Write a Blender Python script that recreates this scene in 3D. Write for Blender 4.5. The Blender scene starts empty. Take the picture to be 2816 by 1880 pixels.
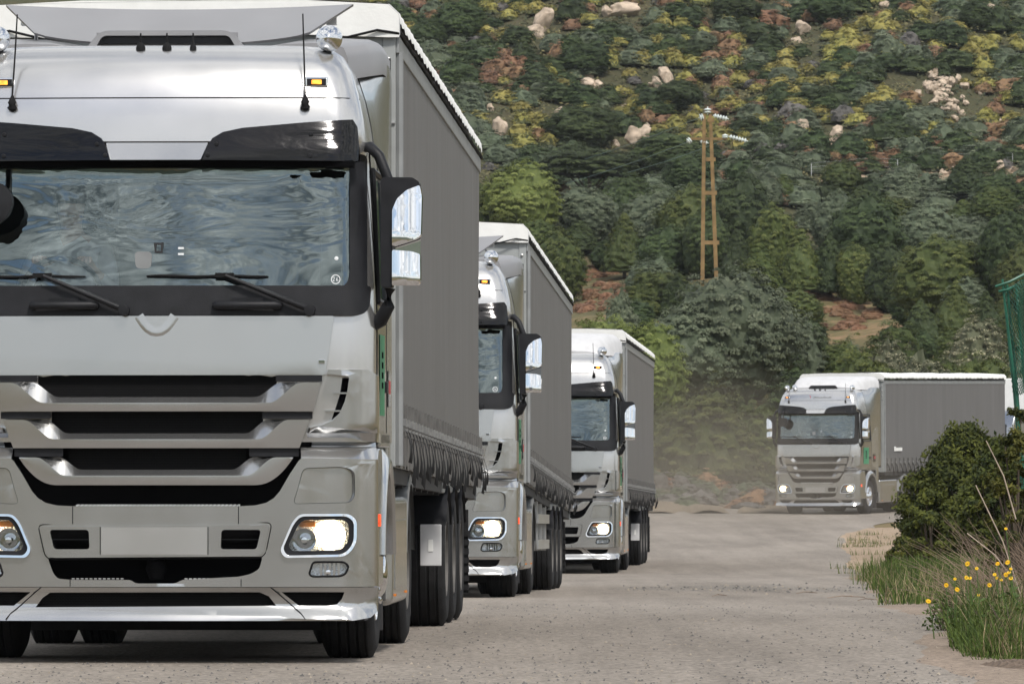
import bpy, bmesh, math, random
import numpy as np
from mathutils import Vector, Matrix, noise as mnoise
R = math.radians
SC = bpy.context.scene
COL = SC.collection
random.seed(7)
RNG = np.random.default_rng(11)

# ------------------------------------------------------------------ camera, sky, sun, exposure
LENS, PITCH, EYE = 242.14, 0.0268, 0.85
cd = bpy.data.cameras.new('camera'); cam = bpy.data.objects.new('camera', cd); COL.objects.link(cam)
cam.location = (0, 0, EYE); cam.rotation_euler = (math.pi / 2 + PITCH, 0, 0)
cd.lens = LENS; cd.sensor_width = 36; cd.clip_start = 0.5; cd.clip_end = 6000
cd.dof.use_dof = True; cd.dof.focus_distance = 41.5; cd.dof.aperture_fstop = 40
SC.camera = cam

SUN_EL, SUN_AZ = R(52), R(160)          # azimuth measured from +Y towards +X
w = bpy.data.worlds.new('World'); SC.world = w; w.use_nodes = True
nt = w.node_tree; nt.nodes.clear(); N = nt.nodes.new; L = nt.links.new
out = N('ShaderNodeOutputWorld'); bg = N('ShaderNodeBackground'); bg.inputs['Strength'].default_value = 0.105
sky = N('ShaderNodeTexSky'); sky.sky_type = 'NISHITA'; sky.sun_disc = False
sky.sun_elevation = SUN_EL; sky.sun_rotation = SUN_AZ
tc = N('ShaderNodeTexCoord')
sep = N('ShaderNodeSeparateXYZ'); L(tc.outputs['Generated'], sep.inputs[0])
zz = N('ShaderNodeMath'); zz.operation = 'MAXIMUM'; zz.inputs[1].default_value = 0.0; L(sep.outputs['Z'], zz.inputs[0])
za = N('ShaderNodeMath'); za.operation = 'ADD'; za.inputs[1].default_value = 0.22; L(zz.outputs[0], za.inputs[0])
dx = N('ShaderNodeMath'); dx.operation = 'DIVIDE'; L(sep.outputs['X'], dx.inputs[0]); L(za.outputs[0], dx.inputs[1])
dy = N('ShaderNodeMath'); dy.operation = 'DIVIDE'; L(sep.outputs['Y'], dy.inputs[0]); L(za.outputs[0], dy.inputs[1])
cmb = N('ShaderNodeCombineXYZ'); L(dx.outputs[0], cmb.inputs[0]); L(dy.outputs[0], cmb.inputs[1])
n1 = N('ShaderNodeTexNoise'); n1.inputs['Scale'].default_value = 2.2; n1.inputs['Detail'].default_value = 12; n1.inputs['Roughness'].default_value = 0.62
n1.inputs['Distortion'].default_value = 0.6
L(cmb.outputs[0], n1.inputs['Vector'])
ramp = N('ShaderNodeValToRGB'); ramp.color_ramp.elements[0].position = 0.40; ramp.color_ramp.elements[1].position = 0.53
L(n1.outputs['Fac'], ramp.inputs[0])
n2 = N('ShaderNodeTexNoise'); n2.inputs['Scale'].default_value = 6.5; n2.inputs['Detail'].default_value = 8; n2.inputs['Roughness'].default_value = 0.6
L(cmb.outputs[0], n2.inputs['Vector'])
cr = N('ShaderNodeValToRGB'); e = cr.color_ramp.elements
e[0].position = 0.36; e[0].color = (2.6, 2.9, 3.1, 1); e[1].position = 0.66; e[1].color = (13.5, 13.4, 13.2, 1)
L(n2.outputs['Fac'], cr.inputs[0])
mx = N('ShaderNodeMix'); mx.data_type = 'RGBA'
L(ramp.outputs[0], mx.inputs['Factor']); L(sky.outputs[0], mx.inputs['A']); L(cr.outputs[0], mx.inputs['B'])
L(mx.outputs['Result'], bg.inputs['Color']); L(bg.outputs[0], out.inputs['Surface'])

sd = bpy.data.lights.new('sun', 'SUN'); sd.energy = 2.6; sd.angle = R(9); sd.color = (1, 0.95, 0.88)
so = bpy.data.objects.new('sun', sd); COL.objects.link(so)
dirv = Vector((math.sin(SUN_AZ) * math.cos(SUN_EL), math.cos(SUN_AZ) * math.cos(SUN_EL), math.sin(SUN_EL)))
so.rotation_euler = dirv.to_track_quat('Z', 'Y').to_euler(); so.location = (0, 0, 60)
vs = SC.view_settings; vs.view_transform = 'Standard'; vs.look = 'None'; vs.exposure = 0.45; vs.gamma = 1.0
vs.use_curve_mapping = False
SC.cycles.volume_bounces = 0; SC.cycles.max_bounces = 7; SC.cycles.transparent_max_bounces = 16
SC.cycles.sample_clamp_indirect = 6

# ------------------------------------------------------------------ materials
def new_mat(name):
    m = bpy.data.materials.new(name); m.use_nodes = True
    t = m.node_tree; b = t.nodes['Principled BSDF']
    return m, t, b
def pmat(name, col, rough=0.6, metal=0.0, var=0.12, vscale=6.0, bump=0.0, bscale=60.0, coat=0.0, spec=0.5, rvar=0.08):
    m, t, b = new_mat(name); n = t.nodes.new; l = t.links.new
    tcn = n('ShaderNodeTexCoord')
    nz = n('ShaderNodeTexNoise'); nz.inputs['Scale'].default_value = vscale; nz.inputs['Detail'].default_value = 6
    l(tcn.outputs['Object'], nz.inputs['Vector'])
    rp = n('ShaderNodeValToRGB'); e = rp.color_ramp.elements
    e[0].position = 0.3; e[1].position = 0.75
    e[0].color = tuple(max(0, c * (1 - var)) for c in col) + (1,); e[1].color = tuple(min(1, c * (1 + var)) for c in col) + (1,)
    l(nz.outputs['Fac'], rp.inputs[0]); l(rp.outputs[0], b.inputs['Base Color'])
    mr = n('ShaderNodeMapRange'); mr.inputs['To Min'].default_value = max(0, rough - rvar); mr.inputs['To Max'].default_value = min(1, rough + rvar)
    l(nz.outputs['Fac'], mr.inputs['Value']); l(mr.outputs[0], b.inputs['Roughness'])
    b.inputs['Metallic'].default_value = metal; b.inputs['Coat Weight'].default_value = coat; b.inputs['Coat Roughness'].default_value = 0.06
    b.inputs['Specular IOR Level'].default_value = spec
    if bump:
        bz = n('ShaderNodeTexNoise'); bz.inputs['Scale'].default_value = bscale; bz.inputs['Detail'].default_value = 4
        l(tcn.outputs['Object'], bz.inputs['Vector'])
        bp = n('ShaderNodeBump'); bp.inputs['Strength'].default_value = bump; bp.inputs['Distance'].default_value = 0.01
        l(bz.outputs['Fac'], bp.inputs['Height']); l(bp.outputs[0], b.inputs['Normal'])
    return m
def emat(name, col, strength, base=(0.5, 0.5, 0.5), scale=40):
    m, t, b = new_mat(name); n = t.nodes.new; l = t.links.new
    tcn = n('ShaderNodeTexCoord'); nz = n('ShaderNodeTexVoronoi'); nz.inputs['Scale'].default_value = scale
    l(tcn.outputs['Object'], nz.inputs['Vector'])
    mr = n('ShaderNodeMapRange'); mr.inputs['To Min'].default_value = strength * 1.4; mr.inputs['To Max'].default_value = strength * 0.4
    l(nz.outputs['Distance'], mr.inputs['Value']); l(mr.outputs[0], b.inputs['Emission Strength'])
    b.inputs['Base Color'].default_value = base + (1,); b.inputs['Emission Color'].default_value = col + (1,)
    b.inputs['Roughness'].default_value = 0.3
    return m
M = {}
M['paint'] = pmat('silver_paint', (0.455, 0.458, 0.46), 0.205, 0.9, 0.05, 2.2, 0.0, coat=0.35, rvar=0.06)
M['paint2'] = pmat('silver_paint_lit', (0.54, 0.537, 0.535), 0.25, 0.84, 0.05, 2.2, 0.0, coat=0.35, rvar=0.06)  # lighter copy of the silver; brightness from facing the sky put into the colour
M['greypaint'] = pmat('grey_fairing_paint', (0.24, 0.24, 0.25), 0.42, 0.2, 0.08, 3.0)
M['black'] = pmat('black_plastic', (0.011, 0.0115, 0.014), 0.5, 0, 0.3, 9, 0.15, 180, spec=0.25)
M['gloss'] = pmat('black_gloss', (0.012, 0.013, 0.016), 0.12, 0, 0.2, 5)
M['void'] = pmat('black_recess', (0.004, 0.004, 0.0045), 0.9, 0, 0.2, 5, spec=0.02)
M['chrome'] = pmat('chrome', (0.74, 0.75, 0.77), 0.05, 1.0, 0.03, 8, rvar=0.02)
M['reflector'] = pmat('lamp_reflector', (0.85, 0.86, 0.88), 0.14, 1.0, 0.06, 60, 0.6, 90)
M['rubber'] = pmat('tyre_rubber', (0.018, 0.018, 0.019), 0.85, 0, 0.3, 12, 0.4, 60, spec=0.2)
M['alu'] = pmat('aluminium', (0.62, 0.62, 0.62), 0.35, 0.9, 0.12, 10)
M['white'] = pmat('white_sheet', (0.78, 0.78, 0.76), 0.6, 0, 0.06, 5, 0.2, 25)
M['whitegrey'] = pmat('pale_grey_board', (0.52, 0.52, 0.53), 0.55, 0, 0.08, 7)
M['strapgrey'] = pmat('strap_webbing', (0.10, 0.098, 0.095), 0.7, 0, 0.25, 14)
M['buckle'] = pmat('strap_buckle', (0.34, 0.34, 0.34), 0.4, 0.8, 0.3, 25)
M['softchrome'] = pmat('soft_chrome', (0.72, 0.73, 0.75), 0.13, 1.0, 0.03, 8, rvar=0.02)
M['panelgrey'] = pmat('headboard_grey', (0.30, 0.315, 0.315), 0.5, 0, 0.08, 4)
M['dustyhub'] = pmat('dusty_hub', (0.10, 0.095, 0.09), 0.7, 0.2, 0.3, 9)
M['chassis'] = pmat('chassis_steel', (0.03, 0.03, 0.033), 0.65, 0.1, 0.4, 6)
M['greysteel'] = pmat('grey_steel', (0.26, 0.27, 0.275), 0.5, 0.3, 0.15, 6)
M['seam'] = pmat('panel_gap', (0.012, 0.012, 0.013), 0.8, 0, 0.1, 5, spec=0.1)
M['green'] = pmat('green_panel', (0.02, 0.24, 0.11), 0.45, 0, 0.08, 8)
M['plate'] = pmat('licence_plate', (0.72, 0.74, 0.76), 0.5, 0, 0.05, 12)
M['blue'] = pmat('plate_blue', (0.03, 0.07, 0.30), 0.5, 0, 0.05, 12)
M['red'] = pmat('red_mark', (0.40, 0.05, 0.06), 0.5, 0, 0.05, 12)
M['interior'] = pmat('cab_interior', (0.03, 0.032, 0.036), 0.8, 0, 0.2, 8)
M['amber'] = emat('amber_lamp', (1.0, 0.36, 0.04), 1.6, (0.6, 0.2, 0.03))
M['orange'] = emat('side_marker_lamp', (1.0, 0.10, 0.02), 0.75, (0.5, 0.05, 0.02))
M['amberdim'] = pmat('amber_lens', (0.55, 0.17, 0.02), 0.25, 0, 0.1, 30)
M['lit'] = emat('lit_headlamp', (1.0, 0.80, 0.50), 4.5, (0.9, 0.85, 0.8), 45)
M['strapdark'] = pmat('black_strap', (0.012, 0.012, 0.013), 0.8, 0, 0.2, 12, spec=0.15)
M['skin'] = pmat('skin', (0.50, 0.31, 0.23), 0.55, 0, 0.08, 14)
M['shirt'] = pmat('white_shirt', (0.62, 0.64, 0.66), 0.8, 0, 0.06, 14)
M['hair'] = pmat('dark_hair', (0.03, 0.02, 0.015), 0.7, 0, 0.2, 30)

def curtain_mat():
    m, t, b = new_mat('grey_curtain'); n = t.nodes.new; l = t.links.new
    tcn = n('ShaderNodeTexCoord'); mp = n('ShaderNodeMapping'); mp.inputs['Scale'].default_value = (1, 1.6, 0.16)
    l(tcn.outputs['Object'], mp.inputs[0])
    nz = n('ShaderNodeTexNoise'); nz.inputs['Scale'].default_value = 1.7; nz.inputs['Detail'].default_value = 7
    l(mp.outputs[0], nz.inputs['Vector'])
    rp = n('ShaderNodeValToRGB'); e = rp.color_ramp.elements; e[0].position = .3; e[1].position = .75
    e[0].color = (0.124, 0.121, 0.121, 1); e[1].color = (0.150, 0.146, 0.146, 1)
    l(nz.outputs['Fac'], rp.inputs[0])
    # road grime that grows denser towards the hem, in vertical runs
    sp = n('ShaderNodeSeparateXYZ'); l(tcn.outputs['Object'], sp.inputs[0])
    mr = n('ShaderNodeMapRange'); mr.inputs['From Min'].default_value = 2.2; mr.inputs['From Max'].default_value = 1.1
    l(sp.outputs['Z'], mr.inputs['Value'])
    mu = n('ShaderNodeMath'); mu.operation = 'MULTIPLY'; l(mr.outputs[0], mu.inputs[0]); l(nz.outputs['Fac'], mu.inputs[1])
    mix = n('ShaderNodeMix'); mix.data_type = 'RGBA'; mix.inputs['B'].default_value = (0.106, 0.099, 0.09, 1)
    l(mu.outputs[0], mix.inputs['Factor']); l(rp.outputs[0], mix.inputs['A']); l(mix.outputs['Result'], b.inputs['Base Color'])
    b.inputs['Roughness'].default_value = 0.55; b.inputs['Specular IOR Level'].default_value = 0.4
    bp = n('ShaderNodeBump'); bp.inputs['Strength'].default_value = 0.35; bp.inputs['Distance'].default_value = 0.05
    l(nz.outputs['Fac'], bp.inputs['Height']); l(bp.outputs[0], b.inputs['Normal'])
    return m
M['curtain'] = curtain_mat()

def glass_mat(name, tint, refl, rough=0.02, bump=0.0, bscale=(1, 1, 1), bs=2.0, sheen=(0.80, 0.94, 0.95)):
    m = bpy.data.materials.new(name); m.use_nodes = True; t = m.node_tree; t.nodes.clear(); n = t.nodes.new; l = t.links.new
    o = n('ShaderNodeOutputMaterial'); tr = n('ShaderNodeBsdfTransparent'); tr.inputs[0].default_value = tint + (1,)
    gl = n('ShaderNodeBsdfGlossy'); gl.inputs['Roughness'].default_value = rough; gl.inputs[0].default_value = sheen + (1,)
    mxs = n('ShaderNodeMixShader'); lw = n('ShaderNodeLayerWeight'); lw.inputs[0].default_value = 0.35
    mr = n('ShaderNodeMapRange'); mr.inputs['To Min'].default_value = refl; mr.inputs['To Max'].default_value = 0.95
    l(lw.outputs['Fresnel'], mr.inputs['Value']); l(mr.outputs[0], mxs.inputs[0]); l(tr.outputs[0], mxs.inputs[1]); l(gl.outputs[0], mxs.inputs[2])
    if bump:
        tcn = n('ShaderNodeTexCoord'); mp = n('ShaderNodeMapping'); mp.inputs['Scale'].default_value = bscale; l(tcn.outputs['Object'], mp.inputs[0])
        nz = n('ShaderNodeTexNoise'); nz.inputs['Scale'].default_value = bs; nz.inputs['Detail'].default_value = 3; nz.inputs['Distortion'].default_value = 1.2
        l(mp.outputs[0], nz.inputs['Vector'])
        bp = n('ShaderNodeBump'); bp.inputs['Strength'].default_value = bump; bp.inputs['Distance'].default_value = 0.1
        l(nz.outputs['Fac'], bp.inputs['Height']); l(bp.outputs[0], gl.inputs['Normal'])
    l(mxs.outputs[0], o.inputs[0]); return m
M['glass'] = glass_mat('windscreen_glass', (0.88, 0.93, 0.95), 0.145, 0.015, 0.075, (0.6, 1, 1.6), 1.8)
M['visor'] = glass_mat('smoked_acrylic', (0.015, 0.016, 0.02), 0.012, 0.10, 0.06, (0.7, 1, 2.2), 3.0, (0.62, 0.62, 0.63))
M['lens'] = glass_mat('clear_lens', (0.92, 0.94, 0.96), 0.07, 0.02)
M['sideglass'] = glass_mat('side_window_glass', (0.05, 0.06, 0.07), 0.10, 0.02)

def honey_mat():
    m, t, b = new_mat('honeycomb_mesh'); n = t.nodes.new; l = t.links.new
    tcn = n('ShaderNodeTexCoord'); mp = n('ShaderNodeMapping'); mp.inputs['Rotation'].default_value = (R(90), 0, 0); l(tcn.outputs['Object'], mp.inputs[0])
    br = n('ShaderNodeTexBrick'); br.inputs['Scale'].default_value = 26; br.inputs['Mortar Size'].default_value = 0.035
    br.inputs['Color1'].default_value = (0.003, 0.003, 0.003, 1); br.inputs['Color2'].default_value = (0.005, 0.005, 0.005, 1); br.inputs['Mortar'].default_value = (0.013, 0.013, 0.014, 1)
    l(mp.outputs[0], br.inputs['Vector']); l(br.outputs['Color'], b.inputs['Base Color'])
    b.inputs['Roughness'].default_value = 0.7; b.inputs['Specular IOR Level'].default_value = 0.03
    return m
M['honey'] = honey_mat()

def foliage_mat(name, dark, light, top=None, trans=0.2, jitter=0.25):
    m, t, b = new_mat(name); n = t.nodes.new; l = t.links.new
    at = n('ShaderNodeAttribute'); at.attribute_name = 'tint'
    rp = n('ShaderNodeValToRGB'); e = rp.color_ramp.elements; e[0].color = dark + (1,); e[1].color = light + (1,)
    l(at.outputs['Fac'], rp.inputs[0]); colr = rp.outputs[0]
    if top:
        a2 = n('ShaderNodeAttribute'); a2.attribute_name = 'flower'
        mxn = n('ShaderNodeMix'); mxn.data_type = 'RGBA'; mxn.inputs['B'].default_value = top + (1,)
        l(a2.outputs['Fac'], mxn.inputs['Factor']); l(colr, mxn.inputs['A']); colr = mxn.outputs['Result']
    oi = n('ShaderNodeObjectInfo')
    hs = n('ShaderNodeHueSaturation')
    mr = n('ShaderNodeMapRange'); mr.inputs['To Min'].default_value = 1 - jitter; mr.inputs['To Max'].default_value = 1 + jitter
    l(oi.outputs['Random'], mr.inputs['Value']); l(mr.outputs[0], hs.inputs['Value'])
    m2 = n('ShaderNodeMath'); m2.operation = 'MULTIPLY'; m2.inputs[1].default_value = 7.31; l(oi.outputs['Random'], m2.inputs[0])
    fr = n('ShaderNodeMath'); fr.operation = 'FRACT'; l(m2.outputs[0], fr.inputs[0])
    mh = n('ShaderNodeMapRange'); mh.inputs['To Min'].default_value = 0.5 - jitter * 0.05; mh.inputs['To Max'].default_value = 0.5 + jitter * 0.05
    l(fr.outputs[0], mh.inputs['Value']); l(mh.outputs[0], hs.inputs['Hue']); l(colr, hs.inputs['Color'])
    tcn = n('ShaderNodeTexCoord'); bz = n('ShaderNodeTexNoise'); bz.inputs['Scale'].default_value = 22; bz.inputs['Detail'].default_value = 3; l(tcn.outputs['Object'], bz.inputs['Vector'])
    bp = n('ShaderNodeBump'); bp.inputs['Strength'].default_value = 0.8; bp.inputs['Distance'].default_value = 0.05; l(bz.outputs['Fac'], bp.inputs['Height']); l(bp.outputs[0], b.inputs['Normal'])
    l(hs.outputs[0], b.inputs['Base Color']); b.inputs['Roughness'].default_value = 0.65; b.inputs['Specular IOR Level'].default_value = 0.25
    ts = n('ShaderNodeBsdfTranslucent'); l(hs.outputs[0], ts.inputs[0]); ms = n('ShaderNodeMixShader'); ms.inputs[0].default_value = trans
    l(b.outputs[0], ms.inputs[1]); l(ts.outputs[0], ms.inputs[2]); l(ms.outputs[0], t.nodes['Material Output'].inputs['Surface'])
    return m
M['bark'] = pmat('bark', (0.09, 0.07, 0.05), 0.9, 0, 0.3, 8, 0.5, 20)
M['rust'] = pmat('rusty_steel', (0.21, 0.135, 0.055), 0.8, 0.1, 0.35, 3.0, 0.3, 30)

# ------------------------------------------------------------------ mesh helpers
class MB:
    def __init__(s): s.v = []; s.f = []; s.m = []
    def add(s, verts, faces, mi=0):
        o = len(s.v); s.v += [tuple(p) for p in verts]
        for f in faces: s.f.append(tuple(o + i for i in f)); s.m.append(mi)
        return s
    def box(s, x0, x1, y0, y1, z0, z1, mi=0):
        return s.add([(x0, y0, z0), (x1, y0, z0), (x1, y1, z0), (x0, y1, z0), (x0, y0, z1), (x1, y0, z1), (x1, y1, z1), (x0, y1, z1)],
                     [(3, 2, 1, 0), (4, 5, 6, 7), (0, 1, 5, 4), (1, 2, 6, 5), (2, 3, 7, 6), (3, 0, 4, 7)], mi)
    def tube(s, pts, r, n=8, mi=0, cap=True):
        pts = [Vector(p) for p in pts]; rs = r if isinstance(r, (list, tuple)) else [r] * len(pts)
        rings = []; up = Vector((0, 0, 1))
        for i, p in enumerate(pts):
            d = (pts[min(i + 1, len(pts) - 1)] - pts[max(i - 1, 0)])
            d = d.normalized() if d.length > 1e-9 else Vector((0, 0, 1))
            a = d.cross(up if abs(d.z) < 0.95 else Vector((1, 0, 0))).normalized(); b2 = d.cross(a).normalized()
            rings.append([p + (a * math.cos(2 * math.pi * k / n) + b2 * math.sin(2 * math.pi * k / n)) * rs[i] for k in range(n)])
        vs_ = [q for rg in rings for q in rg]; fs = []
        for i in range(len(pts) - 1):
            for k in range(n): fs.append((i * n + k, i * n + (k + 1) % n, (i + 1) * n + (k + 1) % n, (i + 1) * n + k))
        if cap: fs.append(tuple(range(n))[::-1]); fs.append(tuple((len(pts) - 1) * n + k for k in range(n)))
        return s.add(vs_, fs, mi)
    def lathe(s, prof, c, axis='X', n=32, mi=0, a0=0.0, a1=2 * math.pi):
        full = abs(a1 - a0 - 2 * math.pi) < 1e-6; nn = n if full else n + 1
        vs_ = []
        for (r_, h) in prof:
            for k in range(nn):
                a = a0 + (a1 - a0) * k / n; u, v2 = r_ * math.cos(a), r_ * math.sin(a)
                p = {'X': (h, u, v2), 'Y': (u, h, v2), 'Z': (u, v2, h)}[axis]
                vs_.append((c[0] + p[0], c[1] + p[1], c[2] + p[2]))
        fs = []
        for i in range(len(prof) - 1):
            for k in range(n):
                k2 = (k + 1) % nn if full else k + 1
                fs.append((i * nn + k, i * nn + k2, (i + 1) * nn + k2, (i + 1) * nn + k))
        return s.add(vs_, fs, mi)
    def grid(s, P, mi=0, cu=False):
        nu, nv = len(P), len(P[0]); vs_ = [p for row in P for p in row]; fs = []
        for i in range(nu - 1 + (1 if cu else 0)):
            for j in range(nv - 1):
                i2 = (i + 1) % nu; fs.append((i * nv + j, i2 * nv + j, i2 * nv + j + 1, i * nv + j + 1))
        return s.add(vs_, fs, mi)
    def build(s, name, mats, parent=None, smooth=35, bevel=0.0, recalc=True, merge=True, segs=2):
        me = bpy.data.meshes.new(name); me.from_pydata(s.v, [], s.f); me.update()
        for i, mi in enumerate(s.m): me.polygons[i].material_index = mi
        return finish(me, name, mats, parent, smooth, bevel, recalc, merge, segs)
def finish(me, name, mats, parent, smooth=35, bevel=0.0, recalc=True, merge=True, segs=2):
    if recalc or merge:
        bm = bmesh.new(); bm.from_mesh(me)
        if merge: bmesh.ops.remove_doubles(bm, verts=bm.verts, dist=1e-5)
        if recalc: bmesh.ops.recalc_face_normals(bm, faces=bm.faces)
        bm.to_mesh(me); bm.free()
    for mt in (mats if isinstance(mats, (list, tuple)) else [mats]): me.materials.append(M[mt] if isinstance(mt, str) else mt)
    if smooth:
        me.polygons.foreach_set('use_smooth', [True] * len(me.polygons)); me.set_sharp_from_angle(angle=R(smooth))
    o = bpy.data.objects.new(name, me); COL.objects.link(o)
    if parent is not None: o.parent = parent
    if bevel:
        b = o.modifiers.new('edge', 'BEVEL'); b.width = bevel; b.segments = segs; b.limit_method = 'ANGLE'; b.angle_limit = R(45); b.harden_normals = True
    return o
def tag(o, label, cat, group=None, kind=None):
    o['label'] = label; o['category'] = cat
    if group: o['group'] = group
    if kind: o['kind'] = kind
    return o
def struct(o, kind='structure'):
    o['kind'] = kind; return o
def empty(name, loc=(0, 0, 0), rot=(0, 0, 0)):
    o = bpy.data.objects.new(name, None); COL.objects.link(o); o.location = loc; o.rotation_euler = rot; o.empty_display_size = 0.2
    return o
def smooth01(t): t = max(0.0, min(1.0, t)); return t * t * (3 - 2 * t)
def rr(pts, rad, n=5):
    """round the corners of a polygon; rad is one radius or a list"""
    res = []; k = len(pts)
    for i in range(k):
        p = Vector(pts[i]); a = Vector(pts[i - 1]); b = Vector(pts[(i + 1) % k]); r_ = rad[i] if isinstance(rad, (list, tuple)) else rad
        if r_ <= 0: res.append(tuple(p)); continue
        da, db = (a - p), (b - p); r2 = min(r_, da.length * .48, db.length * .48)
        s, e2 = p + da.normalized() * r2, p + db.normalized() * r2
        for j in range(n + 1):
            t = j / n; q = s * (1 - t) ** 2 + p * 2 * t * (1 - t) + e2 * t * t; res.append(tuple(q))
    return res
def mir(pts): return [(-x, z) for x, z in reversed(pts)]
XCUT = [i * 0.09 for i in range(-13, 14)] + [s * v for s in (-1, 1) for v in (1.115, 1.2, 1.235, 1.262, 1.28)]
def panel(name, outline, holes, yf, thick, mats, parent=None, bevel=0.006, zstep=0.09, xcut=XCUT, smooth=35, segs=2):
    """a sheet cut to an outline in (X, Z), bent onto the surface y = yf(x, z), given thickness backwards"""
    bm = bmesh.new(); eds = []
    for loop in [outline] + list(holes):
        vv = [bm.verts.new((x, 0, z)) for x, z in loop]
        eds += [bm.edges.new((vv[i], vv[(i + 1) % len(vv)])) for i in range(len(vv))]
    bmesh.ops.triangle_fill(bm, use_beauty=True, use_dissolve=False, edges=eds)
    zs = [p[1] for p in outline]; z0, z1 = min(zs), max(zs); xs = [p[0] for p in outline]
    for x in xcut:
        if min(xs) + .004 < x < max(xs) - .004:
            bmesh.ops.bisect_plane(bm, geom=bm.verts[:] + bm.edges[:] + bm.faces[:], plane_co=(x, 0, 0), plane_no=(1, 0, 0), dist=1e-4)
    if zstep:
        z = z0 + zstep
        while z < z1 - .01:
            bmesh.ops.bisect_plane(bm, geom=bm.verts[:] + bm.edges[:] + bm.faces[:], plane_co=(0, 0, z), plane_no=(0, 0, 1), dist=1e-4); z += zstep
    for v in bm.verts: v.co.y = yf(v.co.x, v.co.z)
    if thick:
        g = bmesh.ops.extrude_face_region(bm, geom=bm.faces[:])
        for v in [q for q in g['geom'] if isinstance(q, bmesh.types.BMVert)]: v.co.y += thick
    bmesh.ops.recalc_face_normals(bm, faces=bm.faces)
    me = bpy.data.meshes.new(name); bm.to_mesh(me); bm.free()
    return finish(me, name, mats, parent, smooth, bevel, False, False, segs)
def subtree(o): return [c for c in bpy.data.objects if c.parent is o]
# ------------------------------------------------------------------ the truck (built once, at the origin: X across, Y backwards from the bumper, Z up)
def corner(x, xc, rc): 
    a = min(abs(x), xc + rc * 0.999); y = 0.05 * min(1.0, a / xc) ** 2
    if a > xc: y += rc * (1 - math.sqrt(max(0.0, 1 - ((a - xc) / rc) ** 2)))
    return y
def bf(x, z=0): return corner(x, 1.06, 0.23)
_Z = [1.30, 1.70, 2.05, 2.19, 2.95, 3.06, 3.20, 3.34, 3.48, 3.58, 3.635, 3.655, 3.66]
_F = [0.12, 0.105, 0.12, 0.14, 0.25, 0.135, 0.155, 0.195, 0.26, 0.345, 0.46, 0.66, 1.10]
_W = [1.27, 1.27, 1.27, 1.265, 1.235, 1.215, 1.195, 1.165, 1.12, 1.06, 0.98, 0.86, 0.70]
def F(z): return float(np.interp(z, _Z, _F))
def W(z): return float(np.interp(z, _Z, _W))
def sy(x, z): wz = W(z); return F(z) + corner(x, wz - 0.2, 0.2)
def so_(off): return lambda x, z: sy(x, z) - off

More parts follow.
